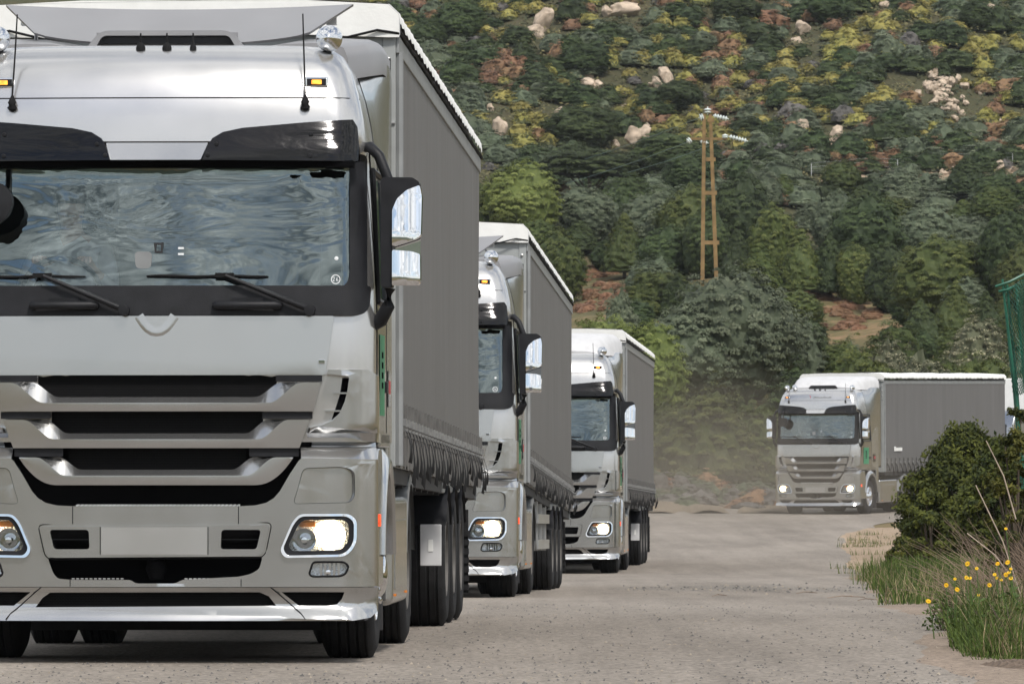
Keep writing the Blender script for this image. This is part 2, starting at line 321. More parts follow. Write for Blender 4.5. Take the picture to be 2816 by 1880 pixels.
def build_truck():
    T = empty('articulated_truck')
    # --- cab shell: lofted, open where the windscreen sits
    zs = sorted(set(_Z + [2.55, 2.90, 3.40, 3.53, 3.62])); rows = []
    for z in zs:
        wz, xc = W(z), W(z) - 0.2; half = []
        for k in range(9): half.append((xc * k / 8, sy(xc * k / 8, z)))
        for k in range(1, 9):
            a = R(90 * k / 8); half.append((xc + 0.2 * math.sin(a), F(z) + .05 + 0.2 * (1 - math.cos(a))))
        yb = max(2.25, F(z) + .6)
        for k in range(1, 5): half.append((wz, F(z) + .25 + (yb - .06 - F(z) - .25) * k / 4))
        half += [(wz - .06, yb), (0, yb)]
        ring = half + [(-x, y) for x, y in half[-2:0:-1]]
        rows.append([(x, y, z) for x, y in ring])
    mb = MB(); n = len(rows[0])
    mb.v = [p for r_ in rows for p in r_]
    for i in range(len(rows) - 1):
        zm = (zs[i] + zs[i + 1]) / 2
        for k in range(n):
            kk = k if k < n // 2 else n - 1 - k
            if 2.19 <= zm <= 2.95 and kk < 11: continue
            mb.f.append((i * n + k, i * n + (k + 1) % n, (i + 1) * n + (k + 1) % n, (i + 1) * n + k)); mb.m.append(0)
    mb.f.append(tuple((len(rows) - 1) * n + k for k in range(n))); mb.m.append(0)
    cab = mb.build('cab_shell', 'paint2', T, 40)
    # inside: floor, back wall, dashboard, seats
    mb = MB(); mb.box(-1.17, 1.17, .62, 2.15, 1.36, 1.40); mb.box(-1.17, 1.17, 2.12, 2.16, 1.40, 3.0); mb.box(-1.17, 1.17, .5, 2.15, 2.98, 3.02)
    for s in (-1, 1): mb.box(s * 1.19 - .015, s * 1.19 + .015, .62, 2.12, 1.40, 2.98)
    for s in (-1, 1):
        mb.box(s * .62 - .25, s * .62 + .25, 1.25, 1.72, 1.75, 1.90); mb.box(s * .62 - .24, s * .62 + .24, 1.66, 1.80, 1.90, 2.72)
    mb.build('cab_lining', 'interior', cab, 0)
    MB().box(-1.12, 1.12, .42, .68, 1.9, 2.12).build('dashboard', 'interior', cab, 30, .03)
    sw = MB(); 
    ringp = [(-.62 + .23 * math.cos(a), .72 - .09 * math.sin(a), 2.20 + .19 * math.sin(a)) for a in [2 * math.pi * k / 28 for k in range(29)]]
    sw.tube(ringp, .016, 8, 0, False); sw.tube([(-.62, .60, 2.0), (-.62, .72, 2.20)], .035, 8); sw.box(-.84, -.40, .71, .74, 2.185, 2.215)
    sw.build('steering_wheel', 'interior', cab, 40)
    # --- windscreen
    def ws(x, z): return sy(x, z) - 0.006
    ol = rr([(-1.165, 2.16), (1.165, 2.16), (1.158, 2.97), (-1.158, 2.97)], [.10, .10, .04, .04])
    wsn = panel('windscreen', ol, [], ws, 0, 'glass', T, 0, .08, smooth=60)
    ox = rr([(-1.225, 2.07), (1.225, 2.07), (1.215, 2.99), (-1.215, 2.99)], [.12, .12, .03, .03])
    ix = rr([(-1.125, 2.205), (1.125, 2.205), (1.118, 2.93), (-1.118, 2.93)], [.09, .09, .03, .03])
    panel('windscreen_surround', ox, [ix], so_(.016), .012, 'black', T, .004, .08)
    # number disc and little stickers on the glass
    yd = sy(1.045, 2.25) - .013
    st = MB(); cx, cz = 1.042, 2.252
    ringv = []
    for k in range(33):
        a = 2 * math.pi * k / 32; ringv.append([(cx + r_ * math.cos(a), yd, cz + r_ * math.sin(a)) for r_ in (.0225, .028)])
    st.grid(ringv)
    def stroke(pts, wd=.0042):
        for a, b in zip(pts[:-1], pts[1:]): st.tube([(a[0], yd - .001, a[1]), (b[0], yd - .001, b[1])], wd / 2, 5)
    stroke([(cx - .0135 + dx_, cz + dz_) for dx_, dz_ in [(-.003, .007), (-.0005, .0115), (.005, .0115), (.0075, .008), (.006, .003), (-.003, -.0105), (.008, -.0105)]])
    stroke([(cx + .0075 + dx_, cz + dz_) for dx_, dz_ in [(.003, .012), (-.003, .003), (-.004, -.004), (-.001, -.0095), (.004, -.0095), (.0065, -.005), (.004, -.0005), (-.001, -.0005), (-.004, -.004)]])
    st.build('number_sticker', 'plate', wsn, 0, recalc=False, merge=False)
    MB().lathe([(0, -.002), (.012, 0)], (1.045, sy(1.045, 2.37) - .012, 2.375), 'Y', 14).build('round_sticker', 'plate', wsn, 0)
    mb = MB(); yy = sy(-.09, 2.36) - .014; mb.v = [(x - .085, yy, z + 2.365) for x, z in rr([(-.045, -.05), (.045, -.05), (.052, .05), (-.052, .05)], .03)]; mb.f = [tuple(range(len(mb.v)))]; mb.m = [0]
    mb.build('sensor_pad', 'greysteel', wsn, 0)
    mb = MB(); fo = [(-.030, .030), (.030, .030), (.022, -.03), (-.022, -.03)]; fi = [(-.012, .020), (.012, .020), (.014, -.018), (-.014, -.018)]
    yy = sy(0, 2.43) - .014; mb.v = [(x + .004, yy, z + 2.437) for x, z in fo + fi]; mb.f = [(0, 1, 5, 4), (1, 2, 6, 5), (2, 3, 7, 6), (3, 0, 4, 7)]; mb.m = [0] * 4; mb.build('mirror_mount', 'chassis', wsn, 0)
    mb = MB()
    for zz_ in (2.40, 2.435): mb.box(.118, .152, sy(.13, zz_) - .013, sy(.13, zz_) - .010, zz_ - .006, zz_ + .006)
    mb.build('toll_sticker', 'plate', wsn, 0)
    # --- cowl under the glass, with grab handles, wipers
    cowl = panel('cowl', rr([(-1.235, 2.04), (1.235, 2.04), (1.245, 2.215), (-1.245, 2.215)], [.10, .10, .02, .02]), [], so_(.035), .03, 'black', T, .01)
    for s in (-1, 1):
        cx = .53 if s > 0 else -.545
        mb = MB(); y0 = sy(cx, 2.1) - .085
        mb.tube([(cx - .185, y0 + .05, 2.098), (cx - .18, y0 + .008, 2.098), (cx - .16, y0, 2.098), (cx + .16, y0, 2.098), (cx + .18, y0 + .008, 2.098), (cx + .185, y0 + .05, 2.098)], .024, 12)
        mb.box(cx - .09, cx + .09, y0 + .03, y0 + .045, 2.122, 2.142)
        mb.build('grab_handle', 'black', cowl, 45)
    for xb, xa, xe in ((.292, .40, .895), (-.78, -.67, -.19)):
        y1 = .075
        mb = MB(); mb.tube([(xe, sy(xe, 2.08) - .05, 2.07), (xe - .03, sy(xe, 2.1) - .09, 2.085), (xa, sy(xa, 2.27) - .075, 2.272)], [.021, .019, .011], 8)
        mb.lathe([(0, -.05), (.032, -.045), (.034, .04)], (xe, sy(xe, 2.07) - .06, 2.068), 'Y', 16)
        wp = mb.build('wiper', 'black', T, 45)
        mb = MB(); k = 12; pts = [(xb + (.715) * (i / k - .5), sy(xb + .715 * (i / k - .5), 2.272) - .03, 2.270 + .003 * math.sin(i)) for i in range(k + 1)]
        mb.tube(pts, [.004] + [.0085] * (k - 1) + [.004], 6); mb.box(xa - .06, xa + .05, sy(xa, 2.27) - .07, sy(xa, 2.27) - .035, 2.262, 2.288)
        mb.build('wiper_blade', 'strapdark', wp, 45)
    # --- hood panel with the shield-shaped crease at the top
    hood = [(-1.035, 2.036), (1.035, 2.036), (1.025, 1.96), (1.005, 1.83), (.985, 1.69), (-.985, 1.69), (-1.005, 1.83), (-1.025, 1.96)]
    hd = panel('hood', rr(hood, [.01] * 8), [], so_(.042), .035, 'paint', T, .008)
    u = [(-.115, 2.03), (-.085, 1.985), (-.06, 1.955), (-.03, 1.936), (0, 1.931), (.03, 1.936), (.06, 1.955), (.085, 1.985), (.115, 2.03)]
    mb = MB(); P = []
    for i, (x, z) in enumerate(u):
        t = Vector((u[min(i + 1, 8)][0] - u[max(i - 1, 0)][0], 0, u[min(i + 1, 8)][1] - u[max(i - 1, 0)][1])).normalized(); nrm = Vector((-t.z, 0, t.x))
        if nrm.z < 0: nrm = -nrm
        fade = .25 + .75 * (1 - (abs(x) / .115) ** 2)
        P.append([(x + nrm.x * o, sy(x, z) - .0425 - h * fade * .22, z + nrm.z * o) for o, h in ((.04, 0), (.018, .006), (.004, .013), (-.006, .011), (-.016, 0))])
    mb.grid(P); mb.build('hood_crease', 'paint', hd, 80)
    MB().box(.945, .985, sy(.96, 1.765) - .06, sy(.96, 1.765) - .043, 1.757, 1.782).build('badge', 'chrome', hd, 30, .004)
    # --- grille
    bk = [(-1.03, 2.0), (1.03, 2.0), (.965, 1.50), (.905, 1.30), (.85, 1.10), (.77, .985), (.64, .90), (-.64, .90), (-.77, .985), (-.85, 1.10), (-.905, 1.30), (-.965, 1.50)]
    gr = panel('grille_surround', bk, [], lambda x, z: .125 + .045 * (x / 1.0) ** 2, .02, 'void', T, 0)
    mb = MB()
    for zt, zb, xw in ((1.69, 1.555, .70), (1.485, 1.345, .62), (1.27, 1.135, .52)):
        mb.grid([[(x, .105 + .045 * x * x, z) for z in (zb, zt)] for x in [xw * (i / 6 - 1) for i in range(13)]])
    mb.build('grille_mesh', 'honey', gr, 0)
    def xe(z): return float(np.interp(z, [1.0, 1.048, 1.211, 1.264, 1.43, 1.478, 1.649, 1.715], [.62, .66, .80, .838, .897, .918, .962, .98]))
    def blade(ztop, zlow, zbot, xo0, xo1, xf0, xf1, round_bottom=False):
        rows = []
        def zo(x): return zlow + (ztop - zlow) * smooth01((abs(x) - xo0) / (xo1 - xo0))
        def zf(x): return zlow - .034 + (ztop - .003 - zlow + .034) * smooth01((abs(x) - xf0) / (xf1 - xf0))
        ts = sorted(set([i / 40 for i in range(-40, 41)])); P = []
        for t in ts:
            xt = t * xe(ztop); xb_ = t * xe(zbot) if not round_bottom else t * .80
            zb_ = zbot
            if round_bottom: zb_ = zbot + .155 * max(0, (abs(t) - .72) / .28) ** 2.2
            y0 = .008 + .045 * xt * xt
            a, b = zo(xt), zf(xt); xm = xt + (xb_ - xt) * .5
            P.append([(xt, y0 + .095, a - .004), (xt, y0 + .085, a), (xt, y0 + .062, a), (xt, y0, b), (xm, y0 - .001, (b + zb_) / 2), (xb_, y0 + .004, zb_), (xb_, y0 + .095, zb_ + .004)])
        m_ = MB(); m_.grid(P); return m_.build('grille_slat', 'paint', gr, 20)
    blade(1.649, 1.562, 1.478, .575, .735, .66, .85)
    blade(1.432, 1.350, 1.264, .52, .655, .60, .775)
    blade(1.213, 1.138, 1.048, .44, .575, .53, .70, True)
    for z0, z1, xi in ((1.652, 1.688, .70), (1.435, 1.476, .62), (1.215, 1.262, .545)):
        for s in (-1, 1):
            P = [[(s * x, .035 + .045 * x * x, z) for z in (z0, z1)] for x in [xi + (xe(z1) - .004 - xi) * i / 4 for i in range(5)]]
            m_ = MB(); m_.grid(P); m_.build('grille_band', 'black', gr, 0)
    # --- corner panels with air scoop
    for s in (1, -1):
        poly = [(1.006, 1.722), (1.235, 1.722), (1.286, 1.688), (1.288, 1.55), (1.288, 1.352), (.882, 1.352), (.893, 1.382), (.96, 1.394), (1.03, 1.423), (1.074, 1.471), (1.102, 1.535), (1.118, 1.60), (1.128, 1.672), (1.118, 1.684), (.995, 1.696)]
        if s < 0: poly = mir(poly)
        def scy(x, z): return .075 + corner(x, 1.09, .20) - .07 * smooth01((z - 1.34) / .03)
        sc_ = panel('corner_panel', poly, [], scy, .17, 'paint', T, .014, .06)
        mb = MB()
        for zf_, xa, xb2 in ((1.585, 1.035, 1.125), (1.481, .985, 1.088)):
            mb.box(min(s * xa, s * xb2), max(s * xa, s * xb2), .12, .20, zf_ - .005, zf_ + .005)
        mb.build('scoop_vane', 'paint', sc_, 0)
        shade = [(1.085, 1.675), (1.128, 1.672), (1.118, 1.60), (1.10, 1.535), (1.07, 1.471), (1.02, 1.428), (1.045, 1.50), (1.07, 1.58)]
        panel('scoop_shade', shade if s > 0 else mir(shade), [], lambda x, z: sy(x, z) - .012, .004, 'void', sc_, 0)  # black sheet on the scoop floor, painting in the shade of the recess
        lip = [(.885, 1.30), (1.275, 1.30), (1.283, 1.352), (.875, 1.352)]
        panel('corner_lip', lip if s > 0 else mir(lip), [], lambda x, z: .10 + corner(x, 1.09, .20) + (1.352 - z) * .8, .06, 'paint', sc_, 0)
    # --- bumper
    hl = [(.838, .878), (1.128, .879), (1.170, .843), (1.170, .705), (1.112, .632), (.758, .625), (.730, .668), (.796, .826)]
    HR = [.06, .05, .04, .05, .07, .05, .04, .05]
    fog = [(.918, .600), (1.100, .600), (1.128, .575), (1.108, .530), (1.075, .517), (.915, .515), (.896, .530)]
    box = [(.86, 1.148), (1.10, 1.155), (1.160, 1.13), (1.162, .985), (1.135, .945), (.80, .937), (.83, 1.03)]
    vent = [(-.618, .788), (-.388, .788), (-.383, .675), (-.592, .675)]
    itk = [(-.632, .626), (.626, .632), (.606, .56), (.556, .530), (.48, .514), (.16, .498), (.115, .475), (-.115, .475), (-.145, .496), (-.50, .497), (-.574, .503), (-.600, .535)]
    half = [(0, .926), (.50, .926), (.58, .930), (.645, .945), (.69, .972), (.725, 1.012), (.785, 1.115), (.835, 1.19), (.853, 1.206), (1.285, 1.198), (1.289, .455)]
    outer = [(-x, z) for x, z in reversed(half[1:])] + half
    bump_ = panel('bumper', outer, [rr(hl, HR), mir(rr(hl, HR)), rr(fog, .02), mir(rr(fog, .02)), rr(box, .035), mir(rr(box, .035)), rr(vent, .02), mir(rr(vent, .02)), rr(itk, .02)],
                  bf, .05, 'paint', T, .019, segs=3)
    # shelf above the bumper corners, flanks to the wheel arch
    for s in (1, -1):
        m_ = MB(); P = []
        for x in [.850 + i * .0437 for i in range(11)]:
            xx = min(x, 1.287); y = bf(xx)
            P.append([(s * xx, y + .006, 1.196), (s * xx * .992, y + .055, 1.250), (s * xx * .99, y + .075, 1.266), (s * xx * .985, y + .15, 1.272), (s * xx * .98, y + .17, 1.335)])
        m_.grid(P); m_.build('bumper_shelf', 'paint', bump_, 40)
        xs = s * 1.286; m_ = MB()
        prof = [(.26, .455), (.26, 1.20), (.40, 1.262), (.72, 1.262), (.80, 1.10), (.86, .90), (.875, .70), (.86, .455)]
        m_.add([(xs, y, z) for y, z in prof] + [(xs - s * .04, y, z) for y, z in prof], [tuple(range(8)), tuple(range(15, 7, -1))] + [(i, (i + 1) % 8, 8 + (i + 1) % 8, 8 + i) for i in range(8)])
        m_.build('bumper_flank', 'paint', bump_, 30, .012)
        MB().box(min(xs, xs + s * .012), max(xs, xs + s * .012), .28, .40, .805, .878).build('side_marker', 'orange', T, 0, .004)
    # pocket backs
    for s in (1, -1):
        q = rr(box, .035); q = q if s > 0 else mir(q)
        panel('storage_flap', q, [], lambda x, z: bf(x) + .034 - .03 * smooth01((1.02 - abs(x)) / .2) , .012, 'paint', bump_, 0)
    m_ = MB(); m_.box(-.70, .70, .20, .21, .44, .83); m_.box(-.7, .7, .05, .2, .44, .45)
    m_.tube([(0, .06, .615), (0, .075, .56), (0, .07, .50)], [.05, .065, .04], 12)
    m_.build('bumper_recess', 'void', bump_, 40)
    m_ = MB()
    for s in (-1, 1): m_.box(min(s * .385, s * .615), max(s * .385, s * .615), .055, .065, .728, .734)
    m_.build('vent_bar', 'black', bump_, 0)
    fr = rr([(-.678, .806), (.668, .818), (.628, .634), (-.634, .624)], [.03, .03, .05, .05])
    plq = rr([(-.314, .802), (.304, .802), (.304, .642), (-.314, .642)], .006)
    panel('number_plate_panel', fr, [rr(vent, .02), mir(rr(vent, .02))], lambda x, z: bf(x) - .034, .04, 'paint', bump_, .018, segs=3)
    panel('number_plate_field', plq, [], lambda x, z: bf(x) - .038, .006, 'paint2', bump_, .003)
    def outline_gap(q, off, r_=.003):
        m3 = MB(); m3.tube([(x, bf(x) - off, z) for x, z in q + q[:1]], r_, 4, 0, False); m3.build('panel_gap', 'seam', bump_, 0, recalc=False)
    outline_gap(rr([(-.690, .818), (.680, .830), (.638, .624), (-.644, .614)], [.035, .035, .05, .05]), -.001, .004)
    for xg in (-.320, .310): m3 = MB(); m3.box(xg - .002, xg + .002, bf(xg) - .0385, bf(xg) - .02, .645, .805); m3.build('panel_gap', 'seam', bump_, 0)
    for q_ in (rr(fog, .02), mir(rr(fog, .02))): outline_gap(q_, .002, .006)
    outline_gap([(x * 1.0, z) for x, z in rr(box, .035)], -.004, .0025); outline_gap(mir(rr(box, .035)), -.004, .0025)
    m_ = MB()
    for x in np.arange(-.47, .475, .0235):
        for dz in (0, .009): m_.box(x + dz, x + dz + .011, .052 - dz, .066, .925 + dz * .2, .933 + dz * .4)
    for x0 in (-.49, .17):
        for k in range(12): m_.box(x0 + k * .026, x0 + k * .026 + .015, .012, .03, .500, .506)
    m_.build('step_tread', 'alu', bump_, 0)
    m_ = MB()
    for x in (-.485, .485): m_.box(x - .0025, x + .0025, bf(x) - .0015, bf(x) + .01, .822, .924)
    for x in (-.50, .50): m_.box(x - .0025, x + .0025, bf(x) - .0015, bf(x) + .01, .458, .50)
    m_.build('bumper_gap', 'seam', bump_, 0)
    # lower spoiler: bright upturned lip with mesh openings
    def spy(x, z):
        return bf(x) + float(np.interp(z, [.25, .270, .335, .35, .42, .432, .456], [-.02, -.028, .028, .034, .022, .012, .004]))
    cm = [(-.62, .421), (.606, .424), (.66, .40), (.702, .345), (-.706, .336), (-.665, .39)]
    smh = [(.735, .424), (1.10, .424), (1.085, .385), (1.055, .352), (1.0, .345), (.834, .345)]
    so2 = [(-1.289, .452), (1.289, .452), (1.286, .31), (1.25, .275), (1.15, .258), (-1.15, .258), (-1.25, .275), (-1.286, .31)]
    sp = panel('front_spoiler', so2, [cm, smh, mir(smh)], spy, .02, 'paint', T, .004, .0335)
    panel('spoiler_mesh', [(-1.15, .428), (1.15, .428), (1.15, .334), (-1.15, .334)], [], lambda x, z: bf(x) + .075, .01, 'honey', sp, 0)
    m_ = MB()
    for s in (-1, 1):
        pts = [(s * x, spy(x, z) - .002, z) for x, z in [(.672, .452), (.74, .395), (.80, .342), (.85, .30), (.876, .266)]]
        m_.tube(pts, .0032, 4)
    m_.build('spoiler_gap', 'seam', sp, 0)
    # --- headlights and fog lamps
    rim_o = rr([(x * 1.0 + (x - .95) * .012, z + (z - .755) * .012) for x, z in hl], HR); rim_i = rr([(.95 + (x - .95) * .935, .755 + (z - .755) * .90) for x, z in hl], HR)
    inn = rr([(.95 + (x - .95) * .80, .757 + (z - .755) * .72) for x, z in hl], [.03] * 8)
    for s in (1, -1):
        f = (lambda q: q) if s > 0 else mir
        h = panel('headlight', f(rim_i), [], lambda x, z: bf(x) + .095, .01, 'reflector', T, 0)
        panel('headlight_rim', f(rim_o), [f(rim_i)], lambda x, z: bf(x) - .014 + (z - .757) * .09, .03, 'chrome', h, .008)
        panel('headlight_bezel', f(rim_i), [f(inn)], lambda x, z: bf(x) + .004 , .03, 'black', h, .006)
        yb = bf(1.027)
        MB().lathe([(.012, yb + .07), (.055, yb + .05), (.082, yb + .012), (.088, yb + .010)], (s * 1.020, 0, .757), 'Y', 28).build('low_beam', 'lit', h, 60)
        m_ = MB().lathe([(.010, .115), (.045, .095), (.066, .06), (.07, .055)], (s * .866, 0, .727), 'Y', 26); m_.lathe([(0, .05), (.018, .055), (.02, .11)], (s * .866, 0, .727), 'Y', 14)
        m_.build('high_beam', 'chrome', h, 60)
        MB().box(min(s * .835, s * .93), max(s * .835, s * .93), .07, .10, .805, .838).build('indicator', 'amberdim', h, 30, .008)
        panel('headlight_lens', f(rr([(.95 + (x - .95) * .82, .757 + (z - .755) * .75) for x, z in hl], [.03] * 8)), [], lambda x, z: bf(x) + .007, 0, 'lens', h, 0)
        g = panel('fog_lamp', f(rr(fog, .02)), [], lambda x, z: bf(x) + .075, .01, 'reflector', T, 0)
        m_ = MB()
        for k in range(5): m_.box(min(s * (.955 + k * .026), s * (.969 + k * .026)), max(s * (.955 + k * .026), s * (.969 + k * .026)), .075, .11, .522, .595)
        m_.lathe([(0, .05), (.014, .055), (.016, .1)], (s * 1.005, 0, .54), 'Y', 12); m_.build('fog_bulb', 'chrome', g, 30)
        panel('fog_lens', f(rr(fog, .02)), [], lambda x, z: bf(x) + .012, 0, 'lens', g, 0)
    # --- sun visor
    vr = [(.268, 2.945), (.292, 3.02), (.325, 3.075), (.385, 3.112), (.50, 3.137), (.86, 3.17), (1.14, 3.19), (1.165, 3.15), (1.185, 2.95), (1.16, 2.94)]
    def vy(x, z): return float(np.interp(z, [2.93, 2.99, 3.08, 3.2], [.02, .035, .075, .125])) + corner(x, 1.0, .2)
    for s in (1, -1):
        v = panel('sun_visor', vr if s > 0 else mir(vr), [], vy, .008, 'visor', T, .003, .04)
        back = [(x, z + (-.004)) for x, z in vr]
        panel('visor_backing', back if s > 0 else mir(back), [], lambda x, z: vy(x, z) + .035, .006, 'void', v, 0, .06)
        for x, z in ((.35, 3.04), (.30, 2.975), (.90, 3.10), (.90, 2.972)):
            MB().lathe([(0, -.012), (.011, -.010), (.014, .0)], (s * x, vy(x, z), z), 'Y', 12).build('visor_screw', 'black', v, 30)
    mid = [(-.302, 3.05), (.298, 3.05), (.262, 2.945), (-.268, 2.945)]
    panel('visor_bridge', rr(mid, .008), [], lambda x, z: float(np.interp(z, [2.945, 3.05], [-.005, .11])) + .03 * x * x, .02, 'paint2', T, .006)
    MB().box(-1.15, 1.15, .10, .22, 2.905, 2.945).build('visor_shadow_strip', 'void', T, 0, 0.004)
    # --- roof details
    m_ = MB(); m_.tube([(x, sy(x, 3.318) - .001, 3.318) for x in [W(3.318) * (i / 20 - 1) * .999 for i in range(41)]], .0035, 5); m_.build('roof_gap', 'seam', cab, 0)
    for s in (1, -1):
        x0, z0 = s * .925, 3.412; y0 = sy(x0, z0)
        mk = MB().box(x0 - .068, x0 + .068, y0 - .022, y0 + .01, z0 - .032, z0 + .032).build('marker_light', 'chrome', T, 30, .012)
        MB().box(x0 - .056, x0 + .056, y0 - .026, y0 - .02, z0 - .021, z0 + .021).build('marker_housing', 'black', mk, 30, .004)
        MB().box(x0 - .03, x0 + .03, y0 - .033, y0 - .024, z0 - .013, z0 + .013).build('marker_bulb', 'amber', mk, 30, .004)
        xb = s * .862; m_ = MB(); yb = sy(xb, 3.27)
        m_.tube([(xb, yb - .005, 3.245), (xb, yb - .02, 3.262), (xb, yb - .02, 3.29), (xb - .002 * s, yb - .02, 3.335)], [.012, .03, .026, .006], 12)
        m_.tube([(xb, yb - .02, 3.32), (xb - .012 * s, yb + .04, 3.60), (xb - .02 * s, yb + .07, 3.815)], [.006, .0055, .0045], 6); m_.build('aerial', 'strapdark', T, 50)
        xh = s * .985; yh = .50
        m_ = MB().lathe([(0, yh - .125), (.014, yh - .122), (.072, yh - .045), (.079, yh - .02), (.077, yh + .02), (.05, yh + .08), (.02, yh + .12), (0, yh + .13)], (xh, 0, 3.682), 'Y', 32); 
        hrn = m_.build('roof_lamp', 'softchrome', T, 50)
        MB().tube([(xh, yh, 3.63), (xh, yh, 3.56)], .014, 8).build('lamp_bracket', 'black', hrn, 40)
    for x, r_ in ((-.125, .02), (.03, .02), (.185, .012)):
        y0 = .42
        MB().lathe([(.001, .085), (.005, .083), (.006, .03), (r_, .018), (r_ + .008, 0), (r_ + .008, -.03)], (x, y0, 3.628), 'Z', 12).build('roof_stub_aerial', 'strapdark', T, 40)
    # --- side: door, window, handle, decals, steps, arch
    for s in (1, -1):
        xs = lambda z: s * (W(z) + .003)
        def quad(ys, zsl, off, mat, name, par, bev=0):
            P = [[(s * (W(z) + off), y, z) for z in zsl] for y in ys]
            m2 = MB(); m2.grid(P); return m2.build(name, mat, par, 0, bev, merge=False)
        dr = quad([.42, .9, 1.45], [1.36, 1.7, 2.05, 2.15], .004, 'paint', 'door', T)
        quad([.50, .9, 1.32], [2.16, 2.4, 2.65, 2.86], .006, 'sideglass', 'side_window', dr)
        m2 = MB()
        pts = [(.47, 2.13), (.47, 2.90), (1.35, 2.90), (1.35, 2.13), (.47, 2.13)]
        for a, b in zip(pts[:-1], pts[1:]): m2.tube([(s * (W(a[1]) + .006), a[0], a[1]), (s * (W(b[1]) + .006), b[0], b[1])], .02, 6)
        m2.build('window_rubber', 'black', dr, 40)
        for y in (.40, 1.46): MB().tube([(s * (W(z) + .002), y, z) for z in (1.36, 2.05, 2.5, 3.0)], .005, 4).build('door_gap', 'seam', dr, 0)
        m2 = MB(); m2.box(min(s * 1.272, s * 1.292), max(s * 1.272, s * 1.292), 1.22, 1.38, 1.60, 1.67); m2.build('door_handle', 'black', dr, 30, .008)
        quad([.62, .80, 1.16], [1.46, 1.7, 1.94], .009, 'green', 'green_sign', dr)
        m2 = MB()
        for zz_ in (1.64, 1.70, 1.76, 1.82): m2.box(min(s * 1.2805, s * 1.2825), max(s * 1.2805, s * 1.2825), .82, .96, zz_ - .018, zz_ + .018)
        m2.build('sign_mark', 'void', dr, 0)
        m2 = MB(); m2.box(min(s * 1.274, s * 1.279), max(s * 1.274, s * 1.279), 1.62, 1.86, 1.52, 1.74); m2.build('door_decal', 'gloss', T, 0)
        m2 = MB(); m2.box(min(s * 1.279, s * 1.281), max(s * 1.279, s * 1.281), 1.68, 1.84, 1.60, 1.68); m2.build('decal_mark', 'red', dr, 0)
        # roof-side fairing to the trailer and its upper shoulder
        P = []
        for y, k in ((1.15, 0), (1.5, .35), (1.8, .8), (2.1, 1), (2.5, 1)): P.append([(s * ((W(z) + .004) * (1 - k) + 1.248 * k + (.004 if k else 0)), y, z) for z in (1.38, 2.0, 2.5, 2.95, 3.06, 3.2, 3.34, 3.48, 3.56)] + [(s * (.98 * (1 - k) + 1.238 * k), y, 3.635 + .04 * k), (s * (.9 * (1 - k) + 1.17 * k), y, 3.655 + .075 * k), (s * .7, y, 3.66 + .05 * k)])
        m2 = MB(); m2.grid(P); m2.build('side_fairing', 'paint', T, 25)
        m2 = MB(); m2.box(min(s * 1.05, s * 1.246), max(s * 1.05, s * 1.246), 2.51, 2.535, 1.34, 3.69); m2.build('fairing_rubber', 'strapdark', T, 0)
        # arch and step
        P = [];
        for k in range(15):
            a = R(8 + 164 * k / 14); P.append([(s * x, 1.41 + r_ * math.cos(a), .54 + r_ * math.sin(a)) for x, r_ in ((1.0, .60), (1.288, .60), (1.305, .615), (1.305, .66), (1.275, .70), (1.25, .73))])
        m2 = MB(); m2.grid(P); m2.build('wheel_arch', 'paint', T, 40)
        m2 = MB(); m2.box(min(s * 1.0, s * 1.27), max(s * 1.0, s * 1.27), .92, 1.95, 1.27, 1.37); m2.box(min(s * .98, s * 1.26), max(s * .98, s * 1.26), 2.0, 2.24, .62, 1.37)
        m2.build('cab_sill', 'paint', T, 0, .02)
        # tank fairing with its bevelled inset
        m2 = MB(); m2.box(min(s * .80, s * 1.27), max(s * .80, s * 1.27), 2.30, 4.15, .305, .975); tk = m2.build('side_skirt', 'paint', T, 35, .045, segs=3)
        m2 = MB(); m2.box(min(s * 1.268, s * 1.277), max(s * 1.268, s * 1.277), 2.52, 3.93, .40, .83); m2.build('skirt_inset', 'paint', tk, 0, .02)
        m2 = MB(); m2.box(min(s * 1.27, s * 1.28), max(s * 1.27, s * 1.28), 2.5, 2.62, .36, .375); m2.box(min(s * 1.27, s * 1.28), max(s * 1.27, s * 1.28), 3.9, 4.0, .36, .375); m2.build('skirt_reflector', 'amberdim', tk, 0)
    # --- door mirrors
    for s in (1, -1):
        def mp(P): return [(s * x, y, z) for x, y, z in P]
        m2 = MB(); m2.tube(mp([(1.19, .40, 3.03), (1.235, .34, 3.035), (1.29, .30, 2.98), (1.345, .29, 2.84)]), [.03, .033, .032, .03], 10)
        m3 = MB(); m3.tube(mp([(1.355, .29, 2.20), (1.345, .30, 2.10), (1.30, .33, 2.02), (1.24, .38, 1.99)]), [.035, .04, .045, .045], 10)
        hs = panel('door_mirror', rr([(1.303, 2.21), (1.372, 2.205), (1.372, 2.66), (1.40, 2.725), (1.455, 2.775), (1.53, 2.805), (1.528, 2.825), (1.49, 2.85), (1.32, 2.852), (1.303, 2.84)] if s > 0 else mir([(1.303, 2.21), (1.372, 2.205), (1.372, 2.66), (1.40, 2.725), (1.455, 2.775), (1.53, 2.805), (1.528, 2.825), (1.49, 2.85), (1.32, 2.852), (1.303, 2.84)]), .012),
                   [], lambda x, z: .22 + .5 * (abs(x) - 1.42) ** 2, .20, 'black', T, .02, xcut=[s * v for v in (1.34, 1.38, 1.42, 1.47)])
        m2.build('mirror_arm', 'black', hs, 50); m3.build('mirror_arm', 'black', hs, 50)
        up = [(1.372, 2.445), (1.372, 2.66), (1.40, 2.725), (1.455, 2.775), (1.532, 2.805), (1.545, 2.74), (1.540, 2.51), (1.515, 2.49)]
        lo = [(1.372, 2.215), (1.372, 2.425), (1.49, 2.415), (1.535, 2.40), (1.537, 2.24), (1.52, 2.215)]
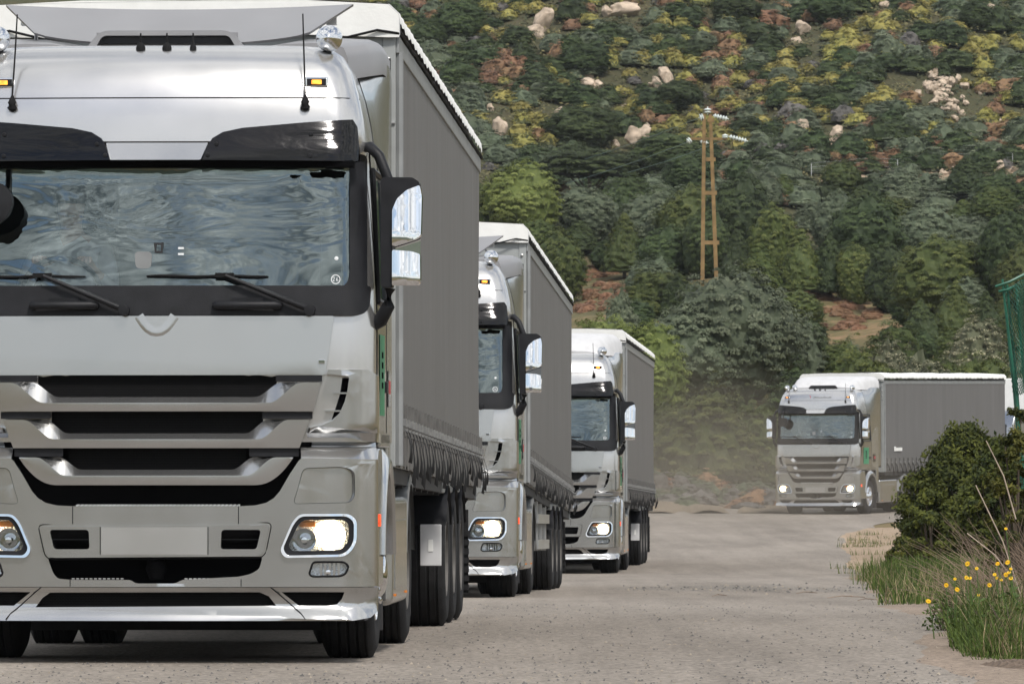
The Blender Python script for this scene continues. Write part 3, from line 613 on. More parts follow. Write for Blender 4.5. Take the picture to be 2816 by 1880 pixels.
        for q in (up, lo):
            q = rr(q, .012); q = q if s > 0 else mir(q)
            zc = .5 * (min(z for x, z in q) + max(z for x, z in q)); hz = max(z for x, z in q) - zc
            panel('mirror_cap', q, [], lambda x, z: .175 + 1.3 * (abs(x) - 1.43) ** 2 + (.10 if zc > 2.5 else .07) * (z - zc + hz) + .05 * max(0, -(z - zc) / hz - .55) ** 2, .16, 'chrome', hs, .014, .03, xcut=[s * v for v in (1.40, 1.43, 1.46, 1.49, 1.52)], smooth=60)
        up2 = MB(); up2.box(min(s * 1.31, s * 1.53), max(s * 1.31, s * 1.53), .405, .412, 2.25, 2.83); up2.build('mirror_glass', 'chrome', hs, 0)
    m2 = MB(); m2.tube([(-.98, .16, 3.02), (-.97, -.02, 2.96), (-.96, .0, 2.80)], .022, 8)
    fm = panel('kerb_mirror', rr([(-1.10, 2.60), (-1.06, 2.56), (-.93, 2.565), (-.86, 2.62), (-.832, 2.70), (-.85, 2.76), (-.90, 2.81), (-1.02, 2.815), (-1.10, 2.77)], .03), [], lambda x, z: -.04 + .5 * ((x + .96) ** 2 + (z - 2.69) ** 2), .10, 'black', T, .02, .05)
    m2.build('mirror_arm', 'black', fm, 50)
    # --- wheels
    def wheel(x, y, r_, wd, steer=True, chrome=False):
        s = 1 if x > 0 else -1; xi, xo = x - s * wd / 2, x + s * wd / 2
        prof = [(.30, xi), (r_ * .86, xi), (r_ * .96, xi + s * .025), (r_, xi + s * .05)]
        for k in range(1, 6):
            xk = xi + (xo - xi) * k / 6; prof += [(r_, xk - s * .012), (r_ - .014, xk - s * .006), (r_ - .014, xk + s * .006), (r_, xk + s * .012)]
        prof += [(r_, xo - s * .05), (r_ * .965, xo - s * .025), (r_ * .86, xo), (.64 * r_, xo - s * .005), (.56 * r_, xo - s * .02)]
        t = MB().lathe(prof, (0, y, r_), 'X', 44).build('wheel', 'rubber', T, 30)
        m2 = MB()
        if steer:
            m2.lathe([(.565 * r_, xo - s * .02), (.54 * r_, xo - s * .005), (.50 * r_, xo - s * .03), (.38 * r_, xo - s * .015), (.30 * r_, xo + s * .01), (.22 * r_, xo + s * .045), (.12 * r_, xo + s * .06), (0, xo + s * .062)], (0, y, r_), 'X', 32)
            for k in range(10):
                a = 2 * math.pi * k / 10; m2.lathe([(.022, xo - s * .015), (.022, xo + s * .02), (0, xo + s * .03)], (0, y + .33 * r_ * math.cos(a), r_ + .33 * r_ * math.sin(a)), 'X', 8)
        else:
            m2.lathe([(.565 * r_, xo - s * .02), (.54 * r_, xo - s * .005), (.50 * r_, xo - s * .08), (.40 * r_, xo - s * .16), (.28 * r_, xo - s * .15), (.24 * r_, xo - s * .04), (0, xo - s * .03)], (0, y, r_), 'X', 32)
        m2.build('rim', 'chrome' if chrome else 'dustyhub', t, 35)
    for s in (1, -1):
        wheel(s * 1.062, 1.41, .515, .32, True, True)
        wheel(s * 1.09, 5.01, .515, .29, False, False); wheel(s * .765, 5.01, .515, .29, False)
        for y in (10.55, 11.86, 13.17): wheel(s * 1.065, y, .50, .385, False)
    # --- tractor chassis, with added underbody light blockers
    m2 = MB()
    for s in (1, -1): m2.box(s * .42 - .04, s * .42 + .04, .5, 6.2, .78, 1.02)
    m2.box(-.9, .9, 1.33, 1.49, .44, .60); m2.box(-.95, .95, 4.9, 5.12, .40, .64); m2.box(-.35, .35, .6, 1.9, .42, 1.30); m2.box(-.6, .6, 4.0, 5.0, 1.02, 1.10); m2.box(-1.0, 1.0, .35, .55, .32, .75)
    m2.box(-1.2, 1.2, .40, .80, .25, .60); m2.box(-.86, .86, .80, 2.1, .24, .60); m2.box(-.8, .8, 2.1, 4.4, .26, .46); m2.box(-.6, .6, 5.7, 9.8, .40, .60); m2.box(-1.22, 1.22, 2.06, 2.09, .16, .70); m2.box(-1.22, 1.22, 5.66, 5.69, .18, .80); m2.box(-1.05, 1.05, 2.27, 2.33, 1.05, 3.2)  # pans and full-width flaps added to keep light off the ground underneath
    m2.build('chassis', 'chassis', T, 0)
    for s in (1, -1):
        P = []
        for k in range(13):
            a = R(10 + 160 * k / 12); P.append([(s * x, 5.01 + .60 * math.cos(a), .515 + .60 * math.sin(a)) for x in (.60, 1.25)] + [(s * 1.255, 5.01 + .54 * math.cos(a), .515 + .54 * math.sin(a))])
        m2 = MB(); m2.grid(P); m2.build('mudguard', 'greysteel', T, 40)
    # --- trailer (own pivot on the headboard so it can sit nose-up)
    TR = MB(); TR.box(-1.26, 1.26, 2.80, 2.86, 1.16, 3.92); TR.box(-1.262, -1.18, 2.79, 2.90, 1.16, 3.93); TR.box(1.18, 1.262, 2.79, 2.90, 1.16, 3.93)
    TR.box(-1.25, 1.25, 16.30, 16.38, 1.05, 3.92); TR.box(-1.25, 1.25, 2.86, 16.3, 1.16, 1.22)
    tr = TR.build('trailer', 'panelgrey', T, 0, .006)
    m2 = MB()
    for z in (1.9, 2.6, 3.35): m2.box(-1.16, 1.16, 2.785, 2.80, z, z + .012)
    m2.box(-1.26, 1.26, 2.775, 2.80, 3.30, 3.31)
    for z in (3.42, 3.56, 3.70): m2.lathe([(0, 2.765), (.014, 2.77), (.018, 2.79)], (1.215, 0, z), 'Y', 10); m2.lathe([(0, 2.765), (.014, 2.77), (.018, 2.79)], (-1.215, 0, z), 'Y', 10)
    m2.build('headboard_trim', 'alu', tr, 0)
    # roof sheet: white, hanging a scalloped edge over the rails
    ys = [2.74 + i * (13.72 / 96) for i in range(97)]; P = []
    for i, y in enumerate(ys):
        sc2 = .012 * math.sin(i * 2.1) + .006 * math.sin(i * .7); sg = .02 * math.sin(i * .33)
        P.append([(-1.292, y, 3.915 + sc2), (-1.285, y, 3.985), (-1.22, y, 4.045 + sc2 * .6)] + [(x, y, 4.07 + .012 * math.sin(i * .5 + x * 3) - sg * (1 - (x / 1.2) ** 2) * .5) for x in (-.7, 0, .7)] + [(1.22, y, 4.045 + sc2 * .6), (1.285, y, 3.985 + sc2 * .5), (1.292, y, 3.915 + sc2)])
    m2 = MB(); m2.grid(P)
    fr2 = [(x, 2.742, z) for x, z in ((-1.292, 3.915), (-1.285, 3.985), (-1.22, 4.043), (-.7, 4.07), (0, 4.07), (.7, 4.07), (1.22, 4.043), (1.285, 3.985), (1.292, 3.915))]
    lo2 = [(x, 2.75 + .006 * math.sin(i * 2), 3.845 + .012 * math.sin(i * 1.7)) for i, (x, _, z) in enumerate(fr2)]
    m2.grid([[a, b] for a, b in zip(fr2, lo2)]); m2.build('roof_sheet', 'white', tr, 45)
    m2 = MB()
    for s in (1, -1):
        m2.tube([(s * 1.288, 2.76 + i * .34, 3.865 + .006 * math.sin(i * 2.3)) for i in range(41)], .014, 6)
        m2.tube([(s * 1.288, 2.76, 3.86), (s * 1.15, 2.73, 3.88), (s * .95, 2.70, 3.83), (s * .80, 2.66, 3.79)], .009, 6)
    m2.build('roof_cord', 'strapdark', tr, 0)
    for s in (1, -1):
        m2 = MB(); m2.box(min(s * 1.262, s * 1.284), max(s * 1.262, s * 1.284), 2.80, 16.38, 3.74, 3.85); m2.build('curtain_rail', 'greysteel', tr, 0, .006)
        P = []
        for i in range(137):
            y = 2.82 + 13.54 * i / 136; ph = i * .92
            row = []
            for k in range(15):
                z = 1.165 + (3.76 - 1.165) * k / 14; t = k / 14
                flare = .012 * (1 - t) ** 6 * (1 + .9 * math.sin(ph * 2.4)) + .008 * math.sin(i * .21 + 3 * t) * math.sin(t * math.pi) + .0012 * math.sin(ph + 5 * t)
                row.append((s * (1.272 + flare), y, z + (.012 * math.sin(ph * 1.7) if k == 0 else 0)))
            P.append(row)
        m2 = MB(); m2.grid(P); m2.build('curtain', 'curtain', tr, 60)
        m2 = MB(); m2.tube([(s * 1.282, 2.84, 1.17), (s * 1.282, 2.84, 3.75)], .026, 8); m2.build('corner_post', 'greysteel', tr, 40)
    rs = random.Random(3); SP = []
    for i in range(30):
        y = 3.02 + i * .452; s = 1; x = 1.298
        m2 = MB(); m2.box(x - .012, x + .006, y - .030, y + .030, 1.36, 1.56, 0); m2.box(x - .004, x + .022, y - .034, y + .034, 1.42, 1.465, 1); m2.box(x + .004, x + .03, y - .022, y + .022, 1.385, 1.40, 1)
        m2.box(x - .014, x - .003, y - .026, y + .026, 1.15, 1.37, 2)
        ln = .17 + .16 * rs.random(); sw_ = .03 + .18 * rs.random(); w2 = .028 + .02 * rs.random()
        P = []
        for k in range(7):
            t = k / 6; P.append([(x + .012 + .035 * math.sin(t * 2.6), y + sw_ * t * t - w2 * (1 + .7 * t), 1.40 - ln * t), (x + .016 + .04 * math.sin(t * 2.2), y + sw_ * t * t + w2 * (1 + .7 * t), 1.40 - ln * t * (1 + .15 * rs.random()))])
        m2.grid(P, 3)
        m2.build('curtain_strap', ['strapgrey', 'buckle', 'curtain', 'strapdark'], tr, 0, recalc=False)
    m2 = MB()
    for s in (1, -1): m2.box(s * .50 - .05, s * .50 + .05, 3.4, 16.2, .98, 1.16); m2.box(min(s * 1.12, s * 1.24), max(s * 1.12, s * 1.24), 2.9, 16.3, 1.06, 1.155)
    for y in np.arange(3.6, 16.2, .9): m2.box(-1.22, 1.22, y, y + .08, 1.04, 1.15)
    m2.box(-.75, -.6, 6.9, 7.05, .45, 1.05); m2.box(.6, .75, 6.9, 7.05, .45, 1.05); m2.box(-1.1, 1.1, 16.1, 16.25, .5, .62)
    m2.build('trailer_chassis', 'chassis', tr, 0)
    for s in (1, -1):
        for y in (10.55, 11.86, 13.17):
            P = []
            for k in range(9):
                a = R(30 + 120 * k / 8); P.append([(s * x, y + .58 * math.cos(a), .46 + .58 * math.sin(a)) for x in (.86, 1.27)])
            m2 = MB(); m2.grid(P); m2.build('trailer_mudguard', 'black', T, 50)
            m2 = MB().box(-.95, .95, y - .06, y + .06, .44, .56) if s > 0 else None
            if m2: m2.build('axle', 'chassis', T, 0)
        m2 = MB(); m2.box(min(s * 1.095, s * 1.25), max(s * 1.095, s * 1.25), 9.70, 9.72, .46, .76); ub = m2.build('mud_board', 'whitegrey', T, 0, .006)
        MB().box(min(s * 1.155, s * 1.19), max(s * 1.155, s * 1.19), 9.694, 9.70, .565, .65).build('board_label', 'white', ub, 0)
        m2 = MB()
        for k in range(7): m2.box(min(s * .88, s * 1.285), max(s * .88, s * 1.285), 13.86, 13.90, .22 + k * .07, .265 + k * .07)
        m2.box(min(s * .88, s * 1.28), max(s * .88, s * 1.28), 13.88, 13.905, .2, .85); m2.build('mud_flap', 'rubber', T, 0)
        m2 = MB()
        for z in (.52, .82): m2.box(min(s * 1.225, s * 1.25), max(s * 1.225, s * 1.25), 6.4, 9.6, z, z + .11)
        for y in (6.8, 8.0, 9.2): m2.box(min(s * 1.18, s * 1.225), max(s * 1.18, s * 1.225), y, y + .06, .5, 1.1)
        m2.build('side_guard', 'alu', T, 0)
        m2 = MB(); m2.box(min(s * 1.14, s * 1.25), max(s * 1.14, s * 1.25), 9.9, 13.8, .985, 1.06); m2.build('bogie_rail', 'greysteel', T, 0, .01)
    return T, cab, tr

def plate_deflector(T):
    """adjustable flat roof deflector with pointed upper corners"""
    P = []
    for i in range(25):
        u = i / 12 - 1; x0, x1 = u * .83, u * 1.06
        row = []
        for k in range(7):
            t = k / 6; sag = .034 * (1 - u * u) * t
            row.append((x0 + (x1 - x0) * t, 1.15 + .55 * t - .05 * (1 - u * u) * t, 3.765 - .075 * (1 - u * u) ** .7 * (1 - t) + (.205) * t - sag))
        P.append(row)
    m = MB(); m.grid(P); Q = [[(x, y + .02, z - .012) for x, y, z in r_] for r_ in P]; m.grid(Q)
    for a, b in ((P[0], Q[0]), (P[-1], Q[-1])): m.grid([a, b])
    m.grid([[r_[-1] for r_ in P], [r_[-1] for r_ in Q]]); m.grid([[r_[0] for r_ in P], [r_[0] for r_ in Q]])
    d = m.build('roof_deflector', 'greypaint', T, 40)
    arch = rr([(-.50, 3.66), (-.42, 3.765), (.37, 3.765), (.45, 3.66)], [.01, .06, .06, .01]); ai = rr([(-.45, 3.655), (-.405, 3.735), (.355, 3.735), (.40, 3.655)], [.01, .03, .03, .01])
    panel('deflector_hood', arch, [ai], lambda x, z: .98, .25, 'greypaint', d, .012)
    MB().box(-.42, .38, 1.02, 1.06, 3.69, 3.73).build('hood_slot', 'black', d, 0)
    MB().box(-.45, .40, 1.1, 1.12, 3.62, 3.76).build('hood_back', 'greypaint', d, 0)
    for s in (1, -1):
        P = []
        for y, zt in ((.95, 3.685), (1.2, 3.72), (1.6, 3.755), (2.1, 3.765), (2.5, 3.76)):
            P.append([(s * x, y, zt + dz) for x, dz in ((.45, -.06), (.62, -.035), (.80, -.005), (1.0, 0), (1.16, -.008), (1.215, -.03), (1.243, -.09), (1.246, -.22))])
        P = [[(p[0] * (1 if i > 1 else (.86 if i == 0 else .95)), p[1], p[2]) for p in r_] for i, r_ in enumerate(P)]
        m = MB(); m.grid(P); m.grid([P[0], [(p[0], p[1] + .02, 3.5) for p in P[0]]]); m.build('deflector_shoulder', 'greypaint', d, 45)
        m = MB(); m.tube([(s * .86, 1.6, 3.84), (s * .90, 1.9, 3.72)], .012, 6); m.box(s * .93 - .03, s * .93 + .03, 1.62, 1.70, 3.84, 3.90); m.build('deflector_stay', 'alu', d, 40)
    return d
def hood_deflector(T):
    """tall moulded roof deflector that rises to the height of the trailer"""
    P = []
    for y, zt, wx in ((.85, 3.70, .90), (.95, 3.80, .93), (1.2, 3.90, .97), (1.6, 3.985, 1.04), (2.0, 4.015, 1.12), (2.4, 4.02, 1.19)):
        lo = 3.62
        half = [(0, zt), (wx * .5, zt - .004), (wx * .8, zt - .012), (wx * .92, zt - .03), (wx * .985, zt - .08), (min(1.24, wx * 1.02 + .02), zt - .16), (min(1.245, wx * 1.04 + .05), lo)]
        P.append([(-x, y, z) for x, z in reversed(half[1:])] + [(x, y, z) for x, z in half])
    m = MB(); m.grid(P); m.grid([P[0], [(x, y + .03, 3.60) for x, y, z in P[0]]])
    d = m.build('roof_deflector', 'whitegrey', T, 50)
    panel('deflector_slot', rr([(-.45, 3.665), (-.37, 3.755), (.37, 3.755), (.45, 3.665)], .03), [], lambda x, z: .81, .05, 'black', d, .008)
    MB().lathe([(0, -.125), (.014, -.122), (.072, -.045), (.079, -.02), (.077, .02), (.02, .12), (0, .13)], (-.76, .5, 3.70), 'Y', 24).build('roof_lamp', 'chrome', T, 28)
    return d
def copy_tree(o, parent=None, skip=()):
    c = o.copy(); COL.objects.link(c)
    if parent is not None: c.parent = parent
    for ch in KIDS.get(o, []):
        if ch not in skip: copy_tree(ch, c, skip)
    return c
KIDS = {}
def kids_of():
    KIDS.clear()
    for o in bpy.data.objects:
        if o.parent is not None: KIDS.setdefault(o.parent, []).append(o)
def pose(T, x, y, yaw, z, s, tz, tp):
    T.location = (x, y, z); T.rotation_euler = (s, 0, -yaw)
    for c in KIDS.get(T, []):
        if c.name.split('.')[0] == 'trailer':
            # pitch about the headboard
            c.rotation_euler = (tp, 0, 0)
            py, pz = 2.8, 1.16
            c.location = (0, py - (py * math.cos(tp) - pz * math.sin(tp)), pz - (py * math.sin(tp) + pz * math.cos(tp)) + tz)

truck, cab0, tr0 = build_truck()
kids_of()
t_tall = copy_tree(truck)                      # third lorry: same cab, tall deflector
hood_deflector(t_tall)
plate_deflector(truck)
kids_of()
t_second = copy_tree(truck)
t_far = copy_tree(t_tall)
kids_of()
for L_, drop in ((truck, 'side_guard'), (t_tall, 'side_guard'), (t_far, 'side_guard'), (t_second, 'mud_board')):
    for c in list(KIDS[L_]):
        if c.name.split('.')[0] == drop:
            for q in KIDS.get(c, []): bpy.data.objects.remove(q)
            bpy.data.objects.remove(c)
kids_of()
pose(truck, -2.08, 40.2, .033, .045, .0065, 0, -.0099)
pose(t_second, -1.231, 73.9, .0453, .0745, -.0007, .10, -.020)
pose(t_tall, .480, 113.3, .0562, .057, .0092, .03, -.0105)
pose(t_far, 8.833, 200.3, .3363, 1.20, .0211, .04, -.0015)
GR = 'silver lorries driving in convoy'
tag(truck, 'silver articulated lorry heading the convoy, nearest the camera, with blank plate and flat roof deflector', 'truck', GR)
tag(t_second, 'silver articulated lorry following directly behind the front lorry, its near-side half showing', 'truck', GR)
tag(t_tall, 'silver articulated lorry third in line, with tall moulded roof deflector above the cab', 'truck', GR)
tag(t_far, 'silver articulated lorry turning out of the bend, its whole front and green door sign visible', 'truck', GR)
# the far lorry carries a white plate with a blue band, and faint script on its roof and curtain
pl = MB().box(-.27, .27, -.010, -.004, .668, .785).build('number_plate', 'plate', t_far, 0)
MB().box(-.27, -.222, -.013, -.009, .668, .785).build('plate_band', 'blue', pl, 0)
m = MB()
for k in range(7): m.box(-.17 + k * .06 + (.02 if k > 2 else 0), -.135 + k * .06 + (.02 if k > 2 else 0), -.012, -.0095, .69, .765)
m.build('plate_characters', 'greysteel', pl, 0)
m = MB(); rs = random.Random(5); x = -.12
while x < .42:
    wd = .02 + .018 * rs.random(); h = .035 if rs.random() < .8 else .055; m.box(x, x + wd, sy(x, 3.395) - .004, sy(x, 3.395), 3.38, 3.38 + h); x += wd + .008
m.build('roof_script', 'greysteel', t_far, 0)
m = MB(); m.tube([(-.235, sy(.2, 3.42) - .004, 3.47), (-.20, sy(.2, 3.42) - .004, 3.43), (-.21, sy(.2, 3.4) - .004, 3.37)], .008, 5); m.build('roof_emblem', 'red', t_far, 0)
for c in KIDS[t_far]:
    if c.name.startswith('trailer') and not c.name.startswith(('trailer_c', 'trailer_m')):
        m = MB(); m.box(1.298, 1.302, 3.75, 3.93, 1.765, 1.90); m.box(1.298, 1.302, 3.95, 4.60, 1.765, 1.865); m.build('curtain_script', 'white', c, 0)
# ------------------------------------------------------------------ the driver of the front lorry, dimly seen through the glass
def person_driver():
    bm = bmesh.new(); sk = bm.verts.layers.skin.verify(); V = {}
    def j(n, p, r_): 
        v = bm.verts.new(p); v[sk].radius = (r_, r_); V[n] = v; return v
    def e(a, b): bm.edges.new((V[a], V[b]))
    X0 = -.62
    j('pelvis', (X0, 1.50, 1.95), .15); j('waist', (X0, 1.52, 2.12), .14); j('chest', (X0, 1.50, 2.36), .155); j('neck', (X0, 1.46, 2.56), .055); j('chin', (X0, 1.42, 2.64), .07); j('head', (X0, 1.43, 2.75), .098); j('crown', (X0, 1.45, 2.84), .06)
    for a, b in (('pelvis', 'waist'), ('waist', 'chest'), ('chest', 'neck'), ('neck', 'chin'), ('chin', 'head'), ('head', 'crown')): e(a, b)
    for s, t in ((1, 'a'), (-1, 'b')):
        hx = X0 + s * .125
        j('sh' + t, (X0 + s * .20, 1.48, 2.46), .07); j('el' + t, (X0 + s * .27, 1.24, 2.22), .048); j('wr' + t, (hx + s * .05, .97, 2.33), .030); j('pm' + t, (hx + s * .02, .905, 2.375), .034)
        e('chest', 'sh' + t); e('sh' + t, 'el' + t); e('el' + t, 'wr' + t); e('wr' + t, 'pm' + t)
        for k, ln in enumerate((.9, 1.05, 1.0, .8)):
            ox = hx + s * (.045 - .024 * k)
            j(f'f{t}{k}1', (ox, .862, 2.400), .0105); j(f'f{t}{k}2', (ox, .835, 2.400 - .022 * ln), .0095); j(f'f{t}{k}3', (ox, .845, 2.400 - .045 * ln), .008)
            e('pm' + t, f'f{t}{k}1'); e(f'f{t}{k}1', f'f{t}{k}2'); e(f'f{t}{k}2', f'f{t}{k}3')
        j('t1' + t, (hx - s * .05, .905, 2.365), .012); j('t2' + t, (hx - s * .075, .87, 2.375), .010); e('pm' + t, 't1' + t); e('t1' + t, 't2' + t)
        j('hp' + t, (X0 + s * .10, 1.44, 1.94), .10); j('kn' + t, (X0 + s * .14, 1.02, 1.96), .07); j('an' + t, (X0 + s * .13, .92, 1.52), .045); j('ft' + t, (X0 + s * .13, .80, 1.45), .04)
        e('pelvis', 'hp' + t); e('hp' + t, 'kn' + t); e('kn' + t, 'an' + t); e('an' + t, 'ft' + t)
    bm.verts.ensure_lookup_table(); V['pelvis'][sk].use_root = True
    me = bpy.data.meshes.new('person'); bm.to_mesh(me); bm.free(); me.materials.append(M['skin']); me.materials.append(M['shirt'])
    tmp = bpy.data.objects.new('person', me); COL.objects.link(tmp)
    tmp.modifiers.new('skin', 'SKIN').use_smooth_shade = True; sd_ = tmp.modifiers.new('sub', 'SUBSURF'); sd_.levels = 1; sd_.render_levels = 1
    dg = bpy.context.evaluated_depsgraph_get(); ev = tmp.evaluated_get(dg); m2 = bpy.data.meshes.new_from_object(ev, depsgraph=dg)
    bpy.data.objects.remove(tmp)
    m2.materials.clear(); m2.materials.append(M['skin']); m2.materials.append(M['shirt'])
    for p in m2.polygons:
        c = p.center
        p.material_index = 0 if (c.z > 2.53 or (c.y < 1.04 and c.z > 2.25)) else 1
    # face: nose, brow, ears pushed out of the head
    for v in m2.vertices:
        c = v.co
        if c.z > 2.60 and c.y < 1.40:
            d = math.hypot(c.x - X0, c.z - 2.715)
            if d < .03: v.co.y -= .022 * (1 - d / .03)
    P = bpy.data.objects.new('person', m2); COL.objects.link(P)
    hm = MB(); hm.lathe([(.112, -.02), (.115, .03), (.10, .075), (.06, .11), (0, .12)], (X0, 1.455, 2.76), 'Z', 20); hm.build('hair', 'hair', P, 60)
    fm_ = MB()
    for s in (1, -1): fm_.lathe([(0, -.006), (.009, 0), (.009, .01)], (X0 + s * .034, 1.345, 2.755), 'Y', 10)
    fm_.tube([(X0 - .028, 1.352, 2.665), (X0, 1.343, 2.662), (X0 + .028, 1.352, 2.665)], .005, 6); fm_.build('face_features', 'hair', P, 40)
    for v in m2.vertices: v.co.y -= .14
    for ch_ in (c for c in bpy.data.objects if c.parent is P): ch_.location.y = -.14
    P.location = truck.location; P.rotation_euler = truck.rotation_euler
    tag(P, 'driver in a white shirt, both hands on the steering wheel of the front lorry', 'person')
    return P
person_driver()
# ------------------------------------------------------------------ ground, road, hillside
PK = [(-400, -.6), (0, -.05), (36, 0), (41.6, .055), (45, .078), (52, .12), (56, .12), (75, .075), (87, .065), (114, .065), (126, .17), (160, .60), (200, 1.19), (212, 1.43), (217, 1.54), (235, 1.92), (300, 3.3), (420, 5.5), (3000, 8)]
HK = [(190, 1.0), (205, 1.4), (216, 1.8), (230, 3.0), (300, 7.8), (380, 13.8), (430, 20.5), (500, 39), (560, 54), (700, 82), (900, 112), (1500, 160), (3000, 190)]
LK = [(-400, -14), (30, -6.2), (60, -4.6), (113, -2.2), (150, .2), (180, 1.6), (200, 3.4), (207, 4.9), (215, 8.2), (230, 15), (260, 34), (300, 72), (340, 130), (420, 260), (3000, 3000)]
RK = [(-400, 14), (0, 2.3), (36, 2.5), (50, 3.15), (80, 4.4), (118, 5.9), (160, 7.7), (180, 9.5), (195, 12.2), (210, 17), (230, 27), (260, 48), (300, 92), (340, 150), (420, 300), (3000, 3100)]
def ip(K, y): return float(np.interp(y, [k[0] for k in K], [k[1] for k in K]))
def RP(y): return (ip(PK, y - 2) + ip(PK, y) * 2 + ip(PK, y + 2)) / 4
def HP(y): return (ip(HK, y - 8) + ip(HK, y) + ip(HK, y + 8)) / 3
def H(x, y):
    base = RP(y); dl = ip(LK, y) - 1.6 - x; dr = x - ip(RK, y) - 1.0
    if dl > 0:
        if y > 190 and y < 2500:
            k = smooth01(dl / 26); h = base * (1 - k) + max(HP(y), base) * k + .55 * smooth01(dl / 3)
            if y > 260: h += k * (1.2 * math.sin(x * .11 + y * .05) + .8 * math.sin(x * .23 - y * .09)) * min(1, (y - 260) / 60)
            return h
        return base + .5 * smooth01(dl / 4) + .03 * min(dl, 60)
    if dr > 0:
        return base + .45 * smooth01(dr / 2.5) + .02 * min(dr, 80) + (.3 * smooth01((dr - 2) / 6) if y > 100 else 0)
    return base
rowsY = sorted(set([-800, -600, -300, -150, -80, -40, -20] + list(range(-38, 20, 2)) + [20 + i * .5 for i in range(181)] + list(range(110, 262, 2)) + list(range(262, 720, 4)) + [740, 780, 840, 900, 1000, 1150]))
colsX = sorted(set([-900, -600, -300, -200, -150, -120, -100, -80, -65, -55, 65, 80, 100, 130, 160, 200, 300, 600, 900] + [-45 + i * 1.0 for i in range(106)]))
m = MB(); m.grid([[(x, y, H(x, y)) for y in rowsY] for x in colsX])
def ground_mat():
    mt, t, b = new_mat('dry_ground'); n = t.nodes.new; l = t.links.new
    tcn = n('ShaderNodeTexCoord')
    def nz(sc, det=8, ro=.6):
        q = n('ShaderNodeTexNoise'); q.inputs['Scale'].default_value = sc; q.inputs['Detail'].default_value = det; q.inputs['Roughness'].default_value = ro; l(tcn.outputs['Object'], q.inputs['Vector']); return q
    a, bb, c = nz(.12), nz(1.3), nz(14)
    r1 = n('ShaderNodeValToRGB'); e = r1.color_ramp.elements; e[0].position = .38; e[0].color = (.075, .072, .035, 1); e[1].position = .62; e[1].color = (.24, .155, .09, 1)
    el = r1.color_ramp.elements.new(.5); el.color = (.13, .11, .055, 1)
    ad = n('ShaderNodeMix'); ad.data_type = 'FLOAT'; ad.inputs[0].default_value = .5; l(a.outputs['Fac'], ad.inputs[2]); l(bb.outputs['Fac'], ad.inputs[3]); l(ad.outputs[0], r1.inputs[0])
    mm = n('ShaderNodeMix'); mm.data_type = 'RGBA'; mm.blend_type = 'OVERLAY'; mm.inputs['Factor'].default_value = .6; l(r1.outputs[0], mm.inputs['A']); l(c.outputs['Color'], mm.inputs['B'])
    sp = n('ShaderNodeSeparateXYZ'); l(tcn.outputs['Object'], sp.inputs[0]); mz = n('ShaderNodeMapRange'); mz.inputs['From Min'].default_value = 13; mz.inputs['From Max'].default_value = 17; mz.inputs['To Max'].default_value = .82; l(sp.outputs['Z'], mz.inputs['Value'])
    hm = n('ShaderNodeMix'); hm.data_type = 'RGBA'; hm.inputs['B'].default_value = (.05, .052, .03, 1); l(mz.outputs[0], hm.inputs['Factor']); l(mm.outputs['Result'], hm.inputs['A'])
    l(hm.outputs['Result'], b.inputs['Base Color']); b.inputs['Roughness'].default_value = .95; b.inputs['Specular IOR Level'].default_value = .1
    bp = n('ShaderNodeBump'); bp.inputs['Strength'].default_value = .6; bp.inputs['Distance'].default_value = .1; l(bb.outputs['Fac'], bp.inputs['Height']); l(bp.outputs[0], b.inputs['Normal'])
    return mt
M['ground'] = ground_mat()
g = m.build('ground', 'ground', None, 60, 0, True, False); struct(g)

